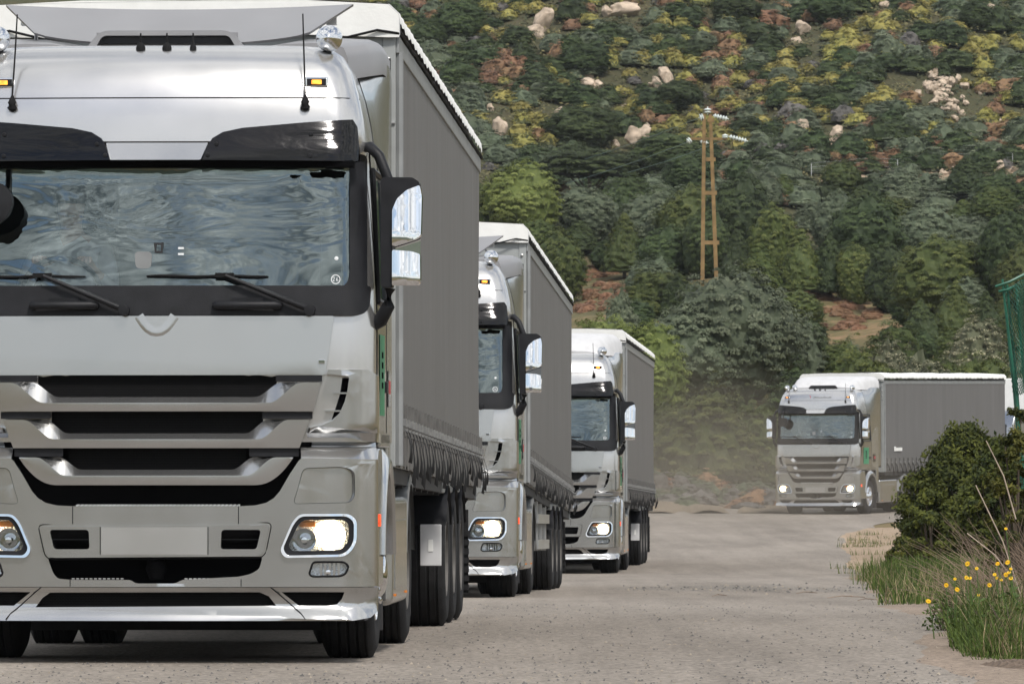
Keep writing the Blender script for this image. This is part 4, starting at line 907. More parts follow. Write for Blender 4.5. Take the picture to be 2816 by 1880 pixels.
def road_mat(name, c0, c1, dark, speck=.8):
    mt, t, b = new_mat(name); n = t.nodes.new; l = t.links.new
    tcn = n('ShaderNodeTexCoord')
    def nz(sc, det=6, ro=.6, vec=None):
        q = n('ShaderNodeTexNoise'); q.inputs['Scale'].default_value = sc; q.inputs['Detail'].default_value = det; q.inputs['Roughness'].default_value = ro; l(vec or tcn.outputs['Object'], q.inputs['Vector']); return q
    mp = n('ShaderNodeMapping'); mp.inputs['Scale'].default_value = (1, .16, 1); l(tcn.outputs['Object'], mp.inputs[0])
    big = nz(.55, 7, .62, mp.outputs[0])
    r1 = n('ShaderNodeValToRGB'); e = r1.color_ramp.elements; e[0].position = .33; e[0].color = c0 + (1,); e[1].position = .66; e[1].color = c1 + (1,)
    l(big.outputs['Fac'], r1.inputs[0])
    vo = n('ShaderNodeTexVoronoi'); vo.inputs['Scale'].default_value = 38; l(tcn.outputs['Object'], vo.inputs['Vector'])
    r2 = n('ShaderNodeValToRGB'); e = r2.color_ramp.elements; e[0].position = 0; e[0].color = (.25, .25, .25, 1); e[1].position = 1; e[1].color = (.85, .85, .85, 1)
    l(vo.outputs['Color'], r2.inputs[0])
    mm = n('ShaderNodeMix'); mm.data_type = 'RGBA'; mm.blend_type = 'OVERLAY'; mm.inputs['Factor'].default_value = speck; l(r1.outputs[0], mm.inputs['A']); l(r2.outputs[0], mm.inputs['B'])
    sp = nz(24, 3, .7); r3 = n('ShaderNodeValToRGB'); e = r3.color_ramp.elements; e[0].position = .30; e[0].color = (1, 1, 1, 1); e[1].position = .37; e[1].color = (0, 0, 0, 1)
    l(sp.outputs['Fac'], r3.inputs[0])
    m2 = n('ShaderNodeMix'); m2.data_type = 'RGBA'; l(r3.outputs[0], m2.inputs['Factor']); l(mm.outputs['Result'], m2.inputs['A']); m2.inputs['B'].default_value = dark + (1,)
    mg = nz(9, 5, .7); st = n('ShaderNodeMapping'); st.inputs['Scale'].default_value = (1.6, .025, 1); l(tcn.outputs['Object'], st.inputs[0]); ms = nz(1.5, 6, .6, st.outputs[0])
    m3 = n('ShaderNodeMix'); m3.data_type = 'RGBA'; m3.blend_type = 'OVERLAY'; m3.inputs['Factor'].default_value = .32; l(m2.outputs['Result'], m3.inputs['A']); l(mg.outputs['Fac'], m3.inputs['B'])
    m4 = n('ShaderNodeMix'); m4.data_type = 'RGBA'; m4.blend_type = 'OVERLAY'; m4.inputs['Factor'].default_value = .3; l(m3.outputs['Result'], m4.inputs['A']); l(ms.outputs['Fac'], m4.inputs['B'])
    l(m4.outputs['Result'], b.inputs['Base Color']); b.inputs['Roughness'].default_value = .9; b.inputs['Specular IOR Level'].default_value = .2
    bp = n('ShaderNodeBump'); bp.inputs['Strength'].default_value = .9; bp.inputs['Distance'].default_value = .012; l(vo.outputs['Distance'], bp.inputs['Height']); l(bp.outputs[0], b.inputs['Normal'])
    return mt
M['road'] = road_mat('worn_chip_seal', (.168, .147, .126), (.240, .212, .183), (.036, .034, .032))
M['patchmat'] = road_mat('grey_patched_asphalt', (.155, .14, .122), (.215, .192, .168), (.035, .034, .033), .9)
M['gritty'] = road_mat('gritty_shoulder', (.165, .13, .098), (.24, .19, .15), (.045, .04, .032), .7)
M['bankm'] = road_mat('brown_bank', (.125, .10, .072), (.195, .155, .112), (.055, .045, .03), .6)
M['sand'] = road_mat('sandy_soil', (.23, .17, .115), (.32, .245, .175), (.13, .10, .07), .5)
def strip(name, ya, yb, xl, xr, dz, mat, nx=14, step=2.0, crown=.04):
    ys = [y for y in rowsY if ya <= y <= yb]; P = []
    for y in ys:
        a, b = xl(y), xr(y); P.append([(a + (b - a) * i / nx, y, RP(y) + dz + crown * (1 - (2 * i / nx - 1) ** 2) * 0) for i in range(nx + 1)])
    mm_ = MB(); mm_.grid(P); return mm_.build(name, mat, None, 60)
def jit(y, k): return .05 * math.sin(y * 1.1 + k) + .03 * math.sin(y * 2.7 + 2 * k) + .15 * math.sin(y * .31 + k)
rd = strip('road', -40, 298, lambda y: ip(LK, y) + jit(y, 1), lambda y: ip(RK, y) + jit(y, 4), .012, 'road', 14, 1.0); struct(rd)
P = [[(ip(RK, y) - .22 + jit(y, 4) + 1.12 * k / 6, y, max(RP(y) + (.006 if k == 0 else .016), (H(ip(RK, y) - .22 + jit(y, 4) + 1.12 * k / 6, y) + .02) if k else -9)) for k in range(7)] for y in np.arange(20, 108, .5)]
m = MB(); m.grid(P); struct(m.build('verge', 'gritty', None, 60))
# ragged grey patch of loose stone across the far lane
P = []
for i in range(81):
    u = i / 80; x = 1.2 + u * 3.4; q1 = mnoise.noise((x * 4, 1.7, 0)) + .6 * mnoise.noise((x * 13, 5.7, 0)); q2 = mnoise.noise((x * 3, 8.7, 0)) + .6 * mnoise.noise((x * 11, 2.7, 0)); k = min(1, u * 3, (1 - u) * 5 + .2)
    ya_, yb_ = 85 - (3.2 + 4 * q1) * k, 86 + (4 + 5 * q2) * k
    yl = np.linspace(ya_, max(yb_, ya_ + .3), 9); P.append([(x, y, RP(y) + (.006 if j in (0, 8) else .0165)) for j, y in enumerate(yl)])
m = MB(); m.grid(P); struct(m.build('road_patch', 'patchmat', None, 0))
# sandy verge inside the bend
P = [[(ip(RK, y) - .25 + jit(y, 4) * .5 + (1.9) * k / 4, y, H(ip(RK, y) + 1.9 * k / 4, y) + (.024 if k else .004)) for k in range(5)] for y in np.arange(104, 176, 2)]
m = MB(); m.grid(P); struct(m.build('verge', 'sand', None, 60))

# ------------------------------------------------------------------ where a line of sight from the camera's spot meets the land
FPX = 15800.0
def ray(px, py, d): return ((px - 1174.5) / FPX * d, EYE + (PITCH + (784 - py) / FPX) * d)
def hit(px, py, d0=150):
    d = d0
    while d < 900:
        x, z = ray(px, py, d)
        if H(x, d) >= z: return x, d
        d += 1.0
    return ray(px, py, 600)[0], 600

# ------------------------------------------------------------------ foliage meshes
def leaf_mesh(name, C_, N_, size, mat, tint, flower=None, aspect=.55, extra=None, extra_mat=None, etint=None, eflow=None):
    n = len(C_); rd_ = RNG.normal(size=(n, 3)); N_ = N_ / (np.linalg.norm(N_, axis=1, keepdims=True) + 1e-9)
    T_ = np.cross(N_, rd_); T_ /= (np.linalg.norm(T_, axis=1, keepdims=True) + 1e-9); B_ = np.cross(N_, T_)
    s = (size if np.ndim(size) else np.full(n, size))[:, None]
    V = np.stack([C_ - T_ * s, C_ - B_ * s * aspect, C_ + T_ * s, C_ + B_ * s * aspect], 1).reshape(-1, 3)
    nv = len(V); nf = n
    ev, ef = ([], []) if extra is None else (extra.v, extra.f)
    me = bpy.data.meshes.new(name)
    if ev:
        allv = np.concatenate([V, np.array(ev, float)]); faces = [tuple(range(4 * i, 4 * i + 4)) for i in range(nf)] + [tuple(nv + q for q in f) for f in ef]
        me.from_pydata(allv.tolist(), [], faces)
    else:
        me.vertices.add(nv); me.vertices.foreach_set('co', V.ravel()); me.loops.add(nv); me.loops.foreach_set('vertex_index', np.arange(nv, dtype=np.int32))
        me.polygons.add(nf); me.polygons.foreach_set('loop_start', np.arange(0, nv, 4, dtype=np.int32)); me.polygons.foreach_set('loop_total', np.full(nf, 4, dtype=np.int32))
        me.update(calc_edges=True)
    tot = nf + len(ef)
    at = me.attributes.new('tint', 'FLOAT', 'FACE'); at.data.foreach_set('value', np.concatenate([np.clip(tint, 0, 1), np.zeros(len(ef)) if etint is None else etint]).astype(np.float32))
    if flower is not None:
        a2 = me.attributes.new('flower', 'FLOAT', 'FACE'); a2.data.foreach_set('value', np.concatenate([np.clip(flower, 0, 1), np.zeros(len(ef)) if eflow is None else eflow]).astype(np.float32))
    me.materials.append(mat)
    if extra_mat:
        me.materials.append(extra_mat); mi = np.concatenate([np.zeros(nf, np.int32), np.ones(len(ef), np.int32)]); me.polygons.foreach_set('material_index', mi)
    return me
def unit(n): v = RNG.normal(size=(n, 3)); return v / np.linalg.norm(v, axis=1, keepdims=True)
def crown(name, mat, shape='round', nclump=60, per=60, leaf=.05, flow=None, low=.12, seed=0, tight=.16):
    """crown of unit height and unit width: leaf clumps over an uneven dome"""
    C_ = []; N_ = []; Tn = []; Fl = []
    ph = RNG.uniform(0, 6.28, 6)
    def radf(d):
        th = math.atan2(d[1], d[0]); return 1 + .07 * math.sin(2 * th + ph[0]) + .05 * math.sin(3 * th + ph[1] + 3 * d[2]) + .05 * math.sin(5 * d[2] + ph[2] + th) + .03 * math.sin(9 * th + 7 * d[2] + ph[4])
    k = 0
    while k < nclump:
        d = unit(1)[0]
        if d[2] < (-.8 if shape == 'round' else -.35): continue
        rr_ = radf(d) * RNG.uniform(.86, 1.02)
        if shape == 'cone':
            z = RNG.uniform(0, 1); w_ = .5 * (1 - z ** 1.9) ** .9 * (1 + .06 * math.sin(9 * z + ph[3])) + .03
            c = np.array([w_ * d[0] / max(.3, math.hypot(d[0], d[1])) * RNG.uniform(.6, 1), w_ * d[1] / max(.3, math.hypot(d[0], d[1])) * RNG.uniform(.6, 1), low + z * (1 - low)])
            out_ = np.array([d[0], d[1], .5])
        elif shape == 'umbrella':
            c = np.array([.5 * rr_ * d[0], .5 * rr_ * d[1], .62 + .34 * rr_ * max(d[2], -.25)]); out_ = np.array([d[0], d[1], d[2] + .6])
        elif shape == 'dome':
            c = np.array([.5 * rr_ * d[0], .5 * rr_ * d[1], .10 + .85 * rr_ * max(d[2], 0)]); out_ = np.array([d[0], d[1], d[2] + .4])
        else:
            c = np.array([.5 * rr_ * d[0], .5 * rr_ * d[1], .46 + .52 * rr_ * d[2]]); out_ = d + np.array([0, 0, .25])
        cr_ = tight * RNG.uniform(.6, 1.25)
        u = unit(per); u[:, 2] = np.abs(u[:, 2]) * .9 - .15
        pts = c + u * cr_ * RNG.uniform(.5, 1, (per, 1)) ** .5 * np.array([1, 1, .8])
        C_.append(pts); N_.append(u * .45 + out_ * 1.1 + RNG.normal(size=(per, 3)) * .38)
        ct = RNG.uniform(.1, .9); Tn.append(np.clip(ct + RNG.normal(size=per) * .18, 0, 1))
        if flow is not None: Fl.append((RNG.uniform(size=per) < flow * min(1, max(0, (c[2] - .12) / .2))).astype(float) * RNG.uniform(.65, 1, per))
        k += 1
    C_ = np.concatenate(C_); N_ = np.concatenate(N_); Tn = np.concatenate(Tn); C_[:, 2] = np.maximum(C_[:, 2], .01)
    sz = leaf * RNG.uniform(.6, 1.35, len(C_))
    # the dense inside of the crown: a lumpy body of the same leaves, so that no sky shows through its middle
    bm = bmesh.new(); bmesh.ops.create_icosphere(bm, subdivisions=4 if per > 50 else 3, radius=.5); off = Vector((ph[0], ph[1], ph[2]))
    for v in bm.verts:
        d = v.co.normalized(); k_ = .90 * radf(d) * (1 + .10 * mnoise.noise(d * 5 + off) + .07 * mnoise.noise(d * 13 + off) + RNG.uniform(-.035, .02))
        if shape == 'cone': z = (d.z + 1) / 2; w_ = (.5 * (1 - max(0, min(1, z)) ** 1.9) ** .9 + .02) * k_; q = math.hypot(d.x, d.y) + 1e-6; v.co = Vector((w_ * d.x / q, w_ * d.y / q, low + z * (.94 - low)))
        elif shape == 'umbrella': v.co = Vector((.5 * d.x * k_, .5 * d.y * k_, .62 + .30 * k_ * max(d.z, -.2)))
        elif shape == 'dome': v.co = Vector((.5 * d.x * k_, .5 * d.y * k_, .06 + .86 * k_ * max(d.z, -.05)))
        else: v.co = Vector((.5 * d.x * k_, .5 * d.y * k_, .46 + .50 * k_ * d.z))
    ex = MB(); bm.verts.ensure_lookup_table(); ex.v = [tuple(v.co) for v in bm.verts]; ex.f = [tuple(v.index for v in f.verts) for f in bm.faces]; bm.verts.index_update()
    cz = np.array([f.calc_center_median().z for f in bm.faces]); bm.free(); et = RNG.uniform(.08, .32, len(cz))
    efl = None if flow is None else np.zeros(len(cz)) if per > 50 else (RNG.uniform(size=len(cz)) < flow * np.clip((cz - .15) / .25, 0, 1)) * RNG.uniform(.5, 1, len(cz))
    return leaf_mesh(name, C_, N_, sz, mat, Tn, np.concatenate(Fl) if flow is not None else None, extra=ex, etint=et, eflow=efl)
def trunk_mesh(name, h=.5, r_=.05, limbs=5):
    mb_ = MB(); mb_.tube([(0, 0, -.08), (.01, .01, h * .5), (-.01, .02, h)], [r_, r_ * .75, r_ * .5], 7)
    for k in range(limbs):
        a = 6.28 * k / limbs + .4; mb_.tube([(0, 0, h * .45), (.12 * math.cos(a), .12 * math.sin(a), h * .8), (.30 * math.cos(a), .30 * math.sin(a), h * 1.25)], [r_ * .55, r_ * .4, r_ * .15], 5)
    me = bpy.data.meshes.new(name); me.from_pydata(mb_.v, [], mb_.f); me.materials.append(M['bark']); return me

FM = {
 'dark': foliage_mat('dark_evergreen', (.018, .031, .011), (.075, .103, .034), None, .12, .22),
 'olive': foliage_mat('olive_grey', (.06, .08, .047), (.16, .185, .115), None, .15, .18),
 'pale': foliage_mat('pale_green', (.075, .10, .022), (.23, .26, .075), None, .2, .15),
 'mid': foliage_mat('mid_green', (.032, .050, .012), (.125, .145, .040), None, .15, .22),
 'yellow': foliage_mat('yellow_spurge', (.06, .07, .03), (.16, .16, .06), (.30, .265, .07), .15, .22),
 'rust': foliage_mat('rusty_spurge', (.085, .055, .035), (.18, .11, .06), (.25, .145, .08), .15, .25),
 'grey': foliage_mat('grey_scrub', (.085, .08, .075), (.18, .165, .15), None, .1, .2),
 'cream': foliage_mat('cream_flowered_scrub', (.07, .08, .045), (.15, .15, .09), (.50, .46, .30), .15, .15),
 'near': foliage_mat('lentisk_leaves', (.020, .032, .006), (.12, .135, .022), None, .22, .08),
 'nearb': foliage_mat('lentisk_young', (.026, .038, .008), (.15, .145, .028), None, .22, .08),
 'grass': foliage_mat('green_grass', (.028, .052, .010), (.115, .16, .034), None, .25, .1),
 'drygrass': foliage_mat('dry_grass', (.19, .145, .085), (.36, .29, .17), None, .2, .1),
 'brush': foliage_mat('bracken', (.15, .082, .045), (.36, .20, .115), None, .15, .2),
}
TRUNK = trunk_mesh('trunk')
CR = {}
for kd, shp in (('dark', 'round'), ('dark', 'cone'), ('dark', 'umbrella'), ('dark', 'dome'), ('mid', 'round'), ('mid', 'dome'), ('mid', 'cone'), ('olive', 'round'), ('olive', 'dome'), ('pale', 'round'), ('pale', 'dome'), ('cream', 'dome')):
    CR[kd, shp] = [crown('crown', FM[kd], shp, 430, 62, .0115, .16 if kd == 'cream' else None, tight=.056) for _ in range(2)]
SH = {k: [crown('foliage', FM[k], 'dome', nc, 30, .034, fl, tight=.11) for _ in range(4)] for k, nc, fl in (('yellow', 46, .9), ('rust', 46, .88), ('grey', 34, None), ('brush', 26, None))}
SH['dark'] = [crown('foliage', FM['dark'], 'dome', 64, 44, .030, tight=.13) for _ in range(4)]
SH['olive'] = [crown('foliage', FM['olive'], 'dome', 56, 40, .030, tight=.13) for _ in range(3)]
rt = random.Random(21)
def tree(px, pyt, pyb, wpx, kd, shp, label, d=None, group='evergreen trees below the hillside', name='tree', cat='tree'):
    if d is None: x, d = hit(px, pyb)
    x = (px - 1174.5) / FPX * d; zt = ray(px, pyt, d)[1]; zb = H(x, d); h = max(1.2, zt - zb); wd = wpx / FPX * d
    T = empty(name, (x, d, zb - .05)); T.rotation_euler = (0, 0, rt.uniform(0, 6.28))
    c = bpy.data.objects.new('crown', rt.choice(CR[kd, shp])); COL.objects.link(c); c.parent = T; c.scale = (wd, wd, h * 1.02); c.rotation_euler = (0, 0, rt.uniform(0, 6.28))
    k = bpy.data.objects.new('trunk', TRUNK); COL.objects.link(k); k.parent = T; s = min(wd, h * 1.2); k.scale = (s, s, h * .9)
    tag(T, label, cat, group); return T
TL = [
 (1190, 372, 560, 190, 'pale', 'round', 'large pale yellow-green tree rising above the front trailer'),
 (1352, 335, 480, 270, 'dark', 'umbrella', 'broad dark umbrella-shaped tree under the tallest boulder group'),
 (1345, 425, 560, 150, 'olive', 'round', 'grey-green rounded tree beside the pale yellow-green one'),
 (1285, 525, 700, 130, 'mid', 'round', 'mid-green bush tree just above the second trailer roof'),
 (1232, 500, 640, 120, 'mid', 'round', 'dull green tree rising over the front corner of the second trailer'),
 (1432, 494, 640, 104, 'mid', 'cone', 'pointed green juniper standing beside the round dark juniper'),
 (1530, 516, 650, 148, 'dark', 'round', 'dense rounded dark juniper just beside the rusty pole'),
 (1500, 432, 600, 160, 'olive', 'round', 'grey-green tree behind the round dark juniper'),
 (1590, 425, 600, 170, 'mid', 'round', 'loose green tree behind the rusty pole at mid height'),
 (1700, 402, 590, 170, 'dark', 'round', 'dark tree topping the belt just past the rusty pole'),
 (1690, 530, 680, 92, 'dark', 'cone', 'small pointed juniper at the foot of the rusty pole'),
 (1742, 560, 690, 110, 'mid', 'cone', 'broad pointed green juniper above the big olive bush'),
 (1838, 528, 690, 110, 'mid', 'cone', 'tall pointed green juniper with a wide skirt'),
 (1775, 470, 640, 120, 'mid', 'round', 'rounded green tree behind the two pointed junipers'),
 (1905, 540, 690, 92, 'dark', 'cone', 'narrow dark juniper in the middle of the belt'),
 (1965, 560, 700, 100, 'mid', 'round', 'small rounded green tree beside the narrow dark juniper'),
 (1992, 446, 620, 180, 'dark', 'round', 'wide dark rounded tree below the sandy path'),
 (1915, 440, 590, 110, 'olive', 'round', 'grey-leaved tree below the orange flowering bush'),
 (2040, 560, 720, 120, 'dark', 'round', 'dark rounded tree leaning towards the big dome tree'),
 (2160, 541, 740, 225, 'mid', 'round', 'big dome-shaped tree with a lit yellow-green top'),
 (2192, 655, 800, 120, 'mid', 'cone', 'pointed dark juniper standing before the dome tree'),
 (2112, 690, 810, 100, 'dark', 'cone', 'low dark juniper below the dome tree'),
 (2262, 670, 800, 84, 'dark', 'cone', 'small pointed juniper beside the green netting'),
 (2325, 478, 700, 160, 'dark', 'round', 'very dark tree at the edge of the belt above the netting'),
 (2345, 560, 740, 130, 'mid', 'round', 'mid-green round tree half cut by the picture edge'),
 (2225, 492, 620, 160, 'olive', 'round', 'grey-green tree behind the dome tree top'),
 (2290, 520, 690, 110, 'dark', 'round', 'dark tree squeezed between the dome tree and the edge'),
 (2120, 470, 610, 150, 'olive', 'round', 'pale grey-green tree above the dome tree'),
 (1400, 545, 628, 90, 'dark', 'round', 'dark low tree at the edge of the rusty bracken'),
 (1250, 590, 740, 110, 'mid', 'round', 'green tree half hidden by the second trailer'),
 (1440, 400, 540, 130, 'dark', 'round', 'dark tree standing beneath the boulder group'),
 (1620, 480, 640, 120, 'dark', 'round', 'dark tree showing between the legs of the rusty pole'),
]
for t in TL: tree(*t)
BL = [
 (1690, 613, 930, 300, 'olive', 'round', 'huge grey-olive bush filling the slope below the pole'),
 (1580, 690, 930, 240, 'olive', 'round', 'grey-olive bush against the shoulder of the huge one'),
 (1800, 690, 900, 200, 'olive', 'dome', 'grey-olive bush above the cab of the turning lorry'),
 (1385, 722, 960, 190, 'pale', 'round', 'yellow-green bush directly above the third trailer'),
 (1482, 742, 980, 190, 'pale', 'round', 'pale feathery bush beside the third trailer corner'),
 (1425, 655, 860, 110, 'olive', 'dome', 'small grey bush below the rusty bracken'),
 (1620, 872, 1112, 260, 'mid', 'dome', 'dull olive bush at the roadside behind the dust'),
 (1735, 900, 1130, 200, 'mid', 'dome', 'dull olive bush next to the turning lorry cab'),
 (1540, 900, 1100, 170, 'mid', 'dome', 'dusty olive bush behind the third trailer'),
 (1840, 830, 1100, 240, 'dark', 'dome', 'dark bush behind the roof of the turning lorry'),
 (1990, 790, 1060, 220, 'mid', 'dome', 'green bush above the trailer of the turning lorry'),
 (2130, 800, 1060, 220, 'cream', 'dome', 'scrub bush with cream blossom above the far trailer'),
 (2250, 800, 1060, 200, 'mid', 'dome', 'low green scrub above the rear of the far trailer'),
 (2340, 790, 1060, 160, 'cream', 'dome', 'cream-tipped scrub bush behind the green netting'),
 (1930, 775, 900, 150, 'mid', 'dome', 'green bush below the bare orange patch'),
 (2050, 730, 900, 170, 'mid', 'dome', 'green bush between the bare patch and the dome tree'),
 (2020, 590, 668, 140, 'olive', 'dome', 'grey-green bush above the bare orange patch'),
 (1870, 600, 668, 110, 'mid', 'dome', 'green bush at the shoulder of the olive mass'),
 (2240, 720, 880, 150, 'cream', 'dome', 'cream-flowered scrub before the pointed juniper'),
 (2040, 770, 930, 130, 'cream', 'dome', 'pale-flowered scrub in the middle of the low slope'),
 (2330, 700, 880, 120, 'mid', 'dome', 'green bush half behind the netting'),
 (1500, 610, 730, 150, 'mid', 'dome', 'round green bush between the rusty bracken and the pole'),
 (1570, 630, 740, 130, 'dark', 'dome', 'dark low bush beside the foot of the pole'),
]
for t in BL: tree(*t, group='bushes on the slope behind the road', name='bush', cat='bush')
# fill the belt so that no bare slope shows between the named trees
k = 0
for gy in range(452, 900, 72):
    for gx in range(1110, 2400, 120):
        px = gx + rt.uniform(-34, 34); py = gy + rt.uniform(-22, 22)
        if (1300 < px < 1480 and 600 < py < 735) or (1840 < px < 2010 and 660 < py < 775): continue
        wdp = rt.uniform(80, 130); kd, shp = rt.choice([('dark', 'round'), ('mid', 'dome'), ('mid', 'cone'), ('olive', 'dome'), ('dark', 'cone'), ('mid', 'round')])
        tree(px, py - wdp * rt.uniform(.55, .8), py + 12, wdp, kd, shp, {'dark': 'dark evergreen scrub tree in the thick of the belt', 'mid': 'green scrub tree in the thick of the belt', 'olive': 'grey-green scrub bush in the thick of the belt'}[kd], group={'dark': 'dark trees of the belt', 'mid': 'green trees of the belt', 'olive': 'grey-green bushes of the belt'}[kd], name='scrub_tree'); k += 1

def shrub(kd, x, y, wd, h, label, group, name='shrub', tilt=0):
    o = bpy.data.objects.new(name, rt.choice(SH[kd])); COL.objects.link(o); o.location = (x, y, H(x, y) - .08); o.scale = (wd, wd * rt.uniform(.8, 1.2), h); o.rotation_euler = (0, 0, rt.uniform(0, 6.28))
    tag(o, label, 'shrub', group); return o
LBL = {'yellow': ('cushion of spurge with yellow-green heads on the hillside', 'yellow-green cushions on the hillside'), 'rust': ('cushion of spurge turned rusty orange on the hillside', 'rusty orange cushions on the hillside'),
       'dark': ('dark green maquis bush on the hillside', 'dark green bushes on the hillside'), 'olive': ('grey-green maquis bush on the hillside', 'grey-green bushes on the hillside'), 'grey': ('bare grey twiggy bush on the hillside', 'grey twiggy bushes on the hillside')}
cnt = {}
CLEAR = [(1248, 45, 44), (1432, 18, 66), (1520, 175, 44), (1358, 188, 50), (1465, 320, 70), (1497, 350, 60), (1145, 288, 32), (1283, 256, 20), (1922, 304, 40), (1840, 66, 34), (2140, 180, 70), (2170, 215, 80), (2195, 240, 60), (1124, 246, 10)]
for gy in range(-50, 476, 18):
    for gx in range(850, 2400, 40):
        px = gx + rt.uniform(-26, 26); py = gy + rt.uniform(-13, 13)
        if px < 1120 and py > 330: continue
        if 1870 < px < 2360 and 405 < py < 447: continue
        if any(abs(px - bx) < bw * .7 + 22 and by - 4 < py < by + 54 for bx, by, bw in CLEAR): continue
        x, d = hit(px, py, 250)
        f = mnoise.noise((px * .006, py * .009, 3.1)); r_ = rt.random()
        f2 = mnoise.noise((px * .004 + 9, py * .006, 7.7))
        warm = .56 + .60 * f
        if r_ < warm: kd = 'rust' if rt.random() < .30 + .8 * f2 else 'yellow'
        elif r_ < warm + .035: kd = 'grey'
        else: kd = 'dark' if rt.random() < .56 else 'olive'
        if py > 400 and kd in ('rust',): kd = 'olive'
        if cnt.get(kd, 0) >= 298:
            alt = [q for q in ('olive', 'dark', 'yellow', 'rust') if cnt.get(q, 0) < 298]
            if not alt: continue
            kd = rt.choice(alt)
        cnt[kd] = cnt.get(kd, 0) + 1
        if kd in ('yellow', 'rust', 'grey'): wd = rt.uniform(1.1, 2.1); h = wd * rt.uniform(.5, .68)
        else: wd = rt.uniform(1.6, 3.0); h = wd * rt.uniform(.45, .7)
        lb, gp = LBL[kd]; shrub(kd, x, d, wd, h, lb, gp, {'yellow': 'spurge', 'rust': 'withered_spurge', 'dark': 'maquis_bush', 'olive': 'mastic_bush', 'grey': 'twig_bush'}[kd])
P = []
for i in range(25):
    px = 1480 + i * 15; row = []
    for k in range(9):
        py = 1178 - k * 10 * (1 - (i / 24) ** 3 * .7); x, d = hit(px, py, 200); row.append((x, d, H(x, d) + .05 + .12 * mnoise.noise((x * 1.3, d * .6, 4))))
    P.append(row)
m = MB(); m.grid(P); struct(m.build('bank', 'bankm', None, 0))
for px, py, n_, sx, syy in ((1390, 668, 46, 85, 50), (1345, 690, 14, 60, 25), (1925, 715, 40, 80, 42), (1600, 1140, 40, 105, 26), (1740, 1158, 14, 60, 12)):
    for i in range(n_):
        x, d = hit(px + rt.uniform(-sx, sx), py + rt.uniform(-syy, syy), 205); kb = 'brush' if py < 900 else rt.choice(('grey', 'olive', 'brush', 'olive')); shrub(kb, x, d, rt.uniform(.7, 1.4), rt.uniform(.25, .5 if py < 900 else .75), 'low rusty bracken clump on the bare slope' if py < 900 else 'low dusty scrub clump on the brown bank at the bend', 'rusty bracken on the bare slope' if py < 900 else 'dusty scrub on the brown bank', 'bracken' if py < 900 else 'scrub_clump')
# low scrub that covers the ground between the single bushes
n_ = 9000; C_ = []; N_ = []; Tn = []; Sz = []
for i in range(n_):
    d = rt.uniform(400, 545); x = rt.uniform(-.024, .080) * d; z = H(x, d); t = max(0, min(1, .4 + .8 * mnoise.noise((x * .15, d * .1, 2)) + rt.uniform(-.2, .2))); hh = rt.uniform(.2, .65)
    for k in range(7): C_.append((x + rt.gauss(0, .35), d + rt.gauss(0, .35), z + hh * rt.random())); N_.append((rt.gauss(0, .6), -.4 + rt.gauss(0, .5), 1)); Tn.append(t + rt.uniform(-.15, .15)); Sz.append(rt.uniform(.07, .19))
FM['scrub'] = foliage_mat('low_scrub', (.03, .042, .02), (.19, .165, .07), None, .1, .02)
o = bpy.data.objects.new('hillside_scrub', leaf_mesh('hillside_scrub', np.array(C_), np.array(N_), np.array(Sz), FM['scrub'], np.array(Tn))); COL.objects.link(o); struct(o, 'stuff')
# the dark lone trees that stand out on the hillside
for px, pyt, pyb, wp, lb in ((1050, 0, 95, 120, 'very dark tree at the top of the hill beside the front trailer'), (985, 40, 110, 90, 'dark tree against the front trailer roof edge'), (1690, -20, 60, 110, 'dark tree at the top of the hill above the pole'), (1905, -20, 55, 110, 'rounded dark tree at the top of the hill'),
                             (1340, 100, 180, 120, 'dark bushy tree among the orange cushions'), (1310, 76, 140, 70, 'dark tree beside the tall leaning boulder'), (1560, 180, 250, 120, 'dark tree above the boulder cluster'), (2240, 0, 70, 90, 'dark rounded tree near the top corner of the hill'), (1330, 240, 340, 170, 'dark tree below the small boulder trio'), (1530, 300, 400, 190, 'dark spreading tree behind the head of the pole')):
    tree(px, pyt, pyb, wp, 'dark', 'round', lb, group='dark trees on the hillside')

# ------------------------------------------------------------------ granite boulders
def boulder_mesh(i):
    bm = bmesh.new(); bmesh.ops.create_icosphere(bm, subdivisions=4, radius=.5); r2 = random.Random(50 + i)
    cuts = [(Vector((r2.uniform(-1, 1), r2.uniform(-1, 1), r2.uniform(-.6, 1))).normalized(), r2.uniform(.24, .40)) for _ in range(14)]
    for v in bm.verts:
        for nn, dd in cuts:
            q = v.co.dot(nn) - dd
            if q > 0: v.co -= nn * q * .96
        v.co += v.co.normalized() * .08 * mnoise.noise(v.co * 4 + Vector((i * 3.3, 0, 0)))
    me = bpy.data.meshes.new('boulder'); bm.to_mesh(me); bm.free(); me.materials.append(M['granite']); me.polygons.foreach_set('use_smooth', [True] * len(me.polygons)); me.set_sharp_from_angle(angle=R(30)); return me
M['granite'] = pmat('granite', (.43, .345, .265), .9, 0, .38, 3.5, 1.0, 7, spec=.2)
BM = [boulder_mesh(i) for i in range(7)]
def boulder(px, py, wp, hp, label, group, rot=None):
    x, d = hit(px, py + hp * .5, 250); s = d / FPX
    o = bpy.data.objects.new('boulder', rt.choice(BM)); COL.objects.link(o); d -= .6; o.location = (x, d, ray(px, py, d)[1])
    o.scale = (wp * s * 1.45, wp * s * 1.2, hp * s * 1.4); o.rotation_euler = (0, rt.uniform(-.35, .35), rt.uniform(0, 6.28)); tag(o, label, 'boulder', group)
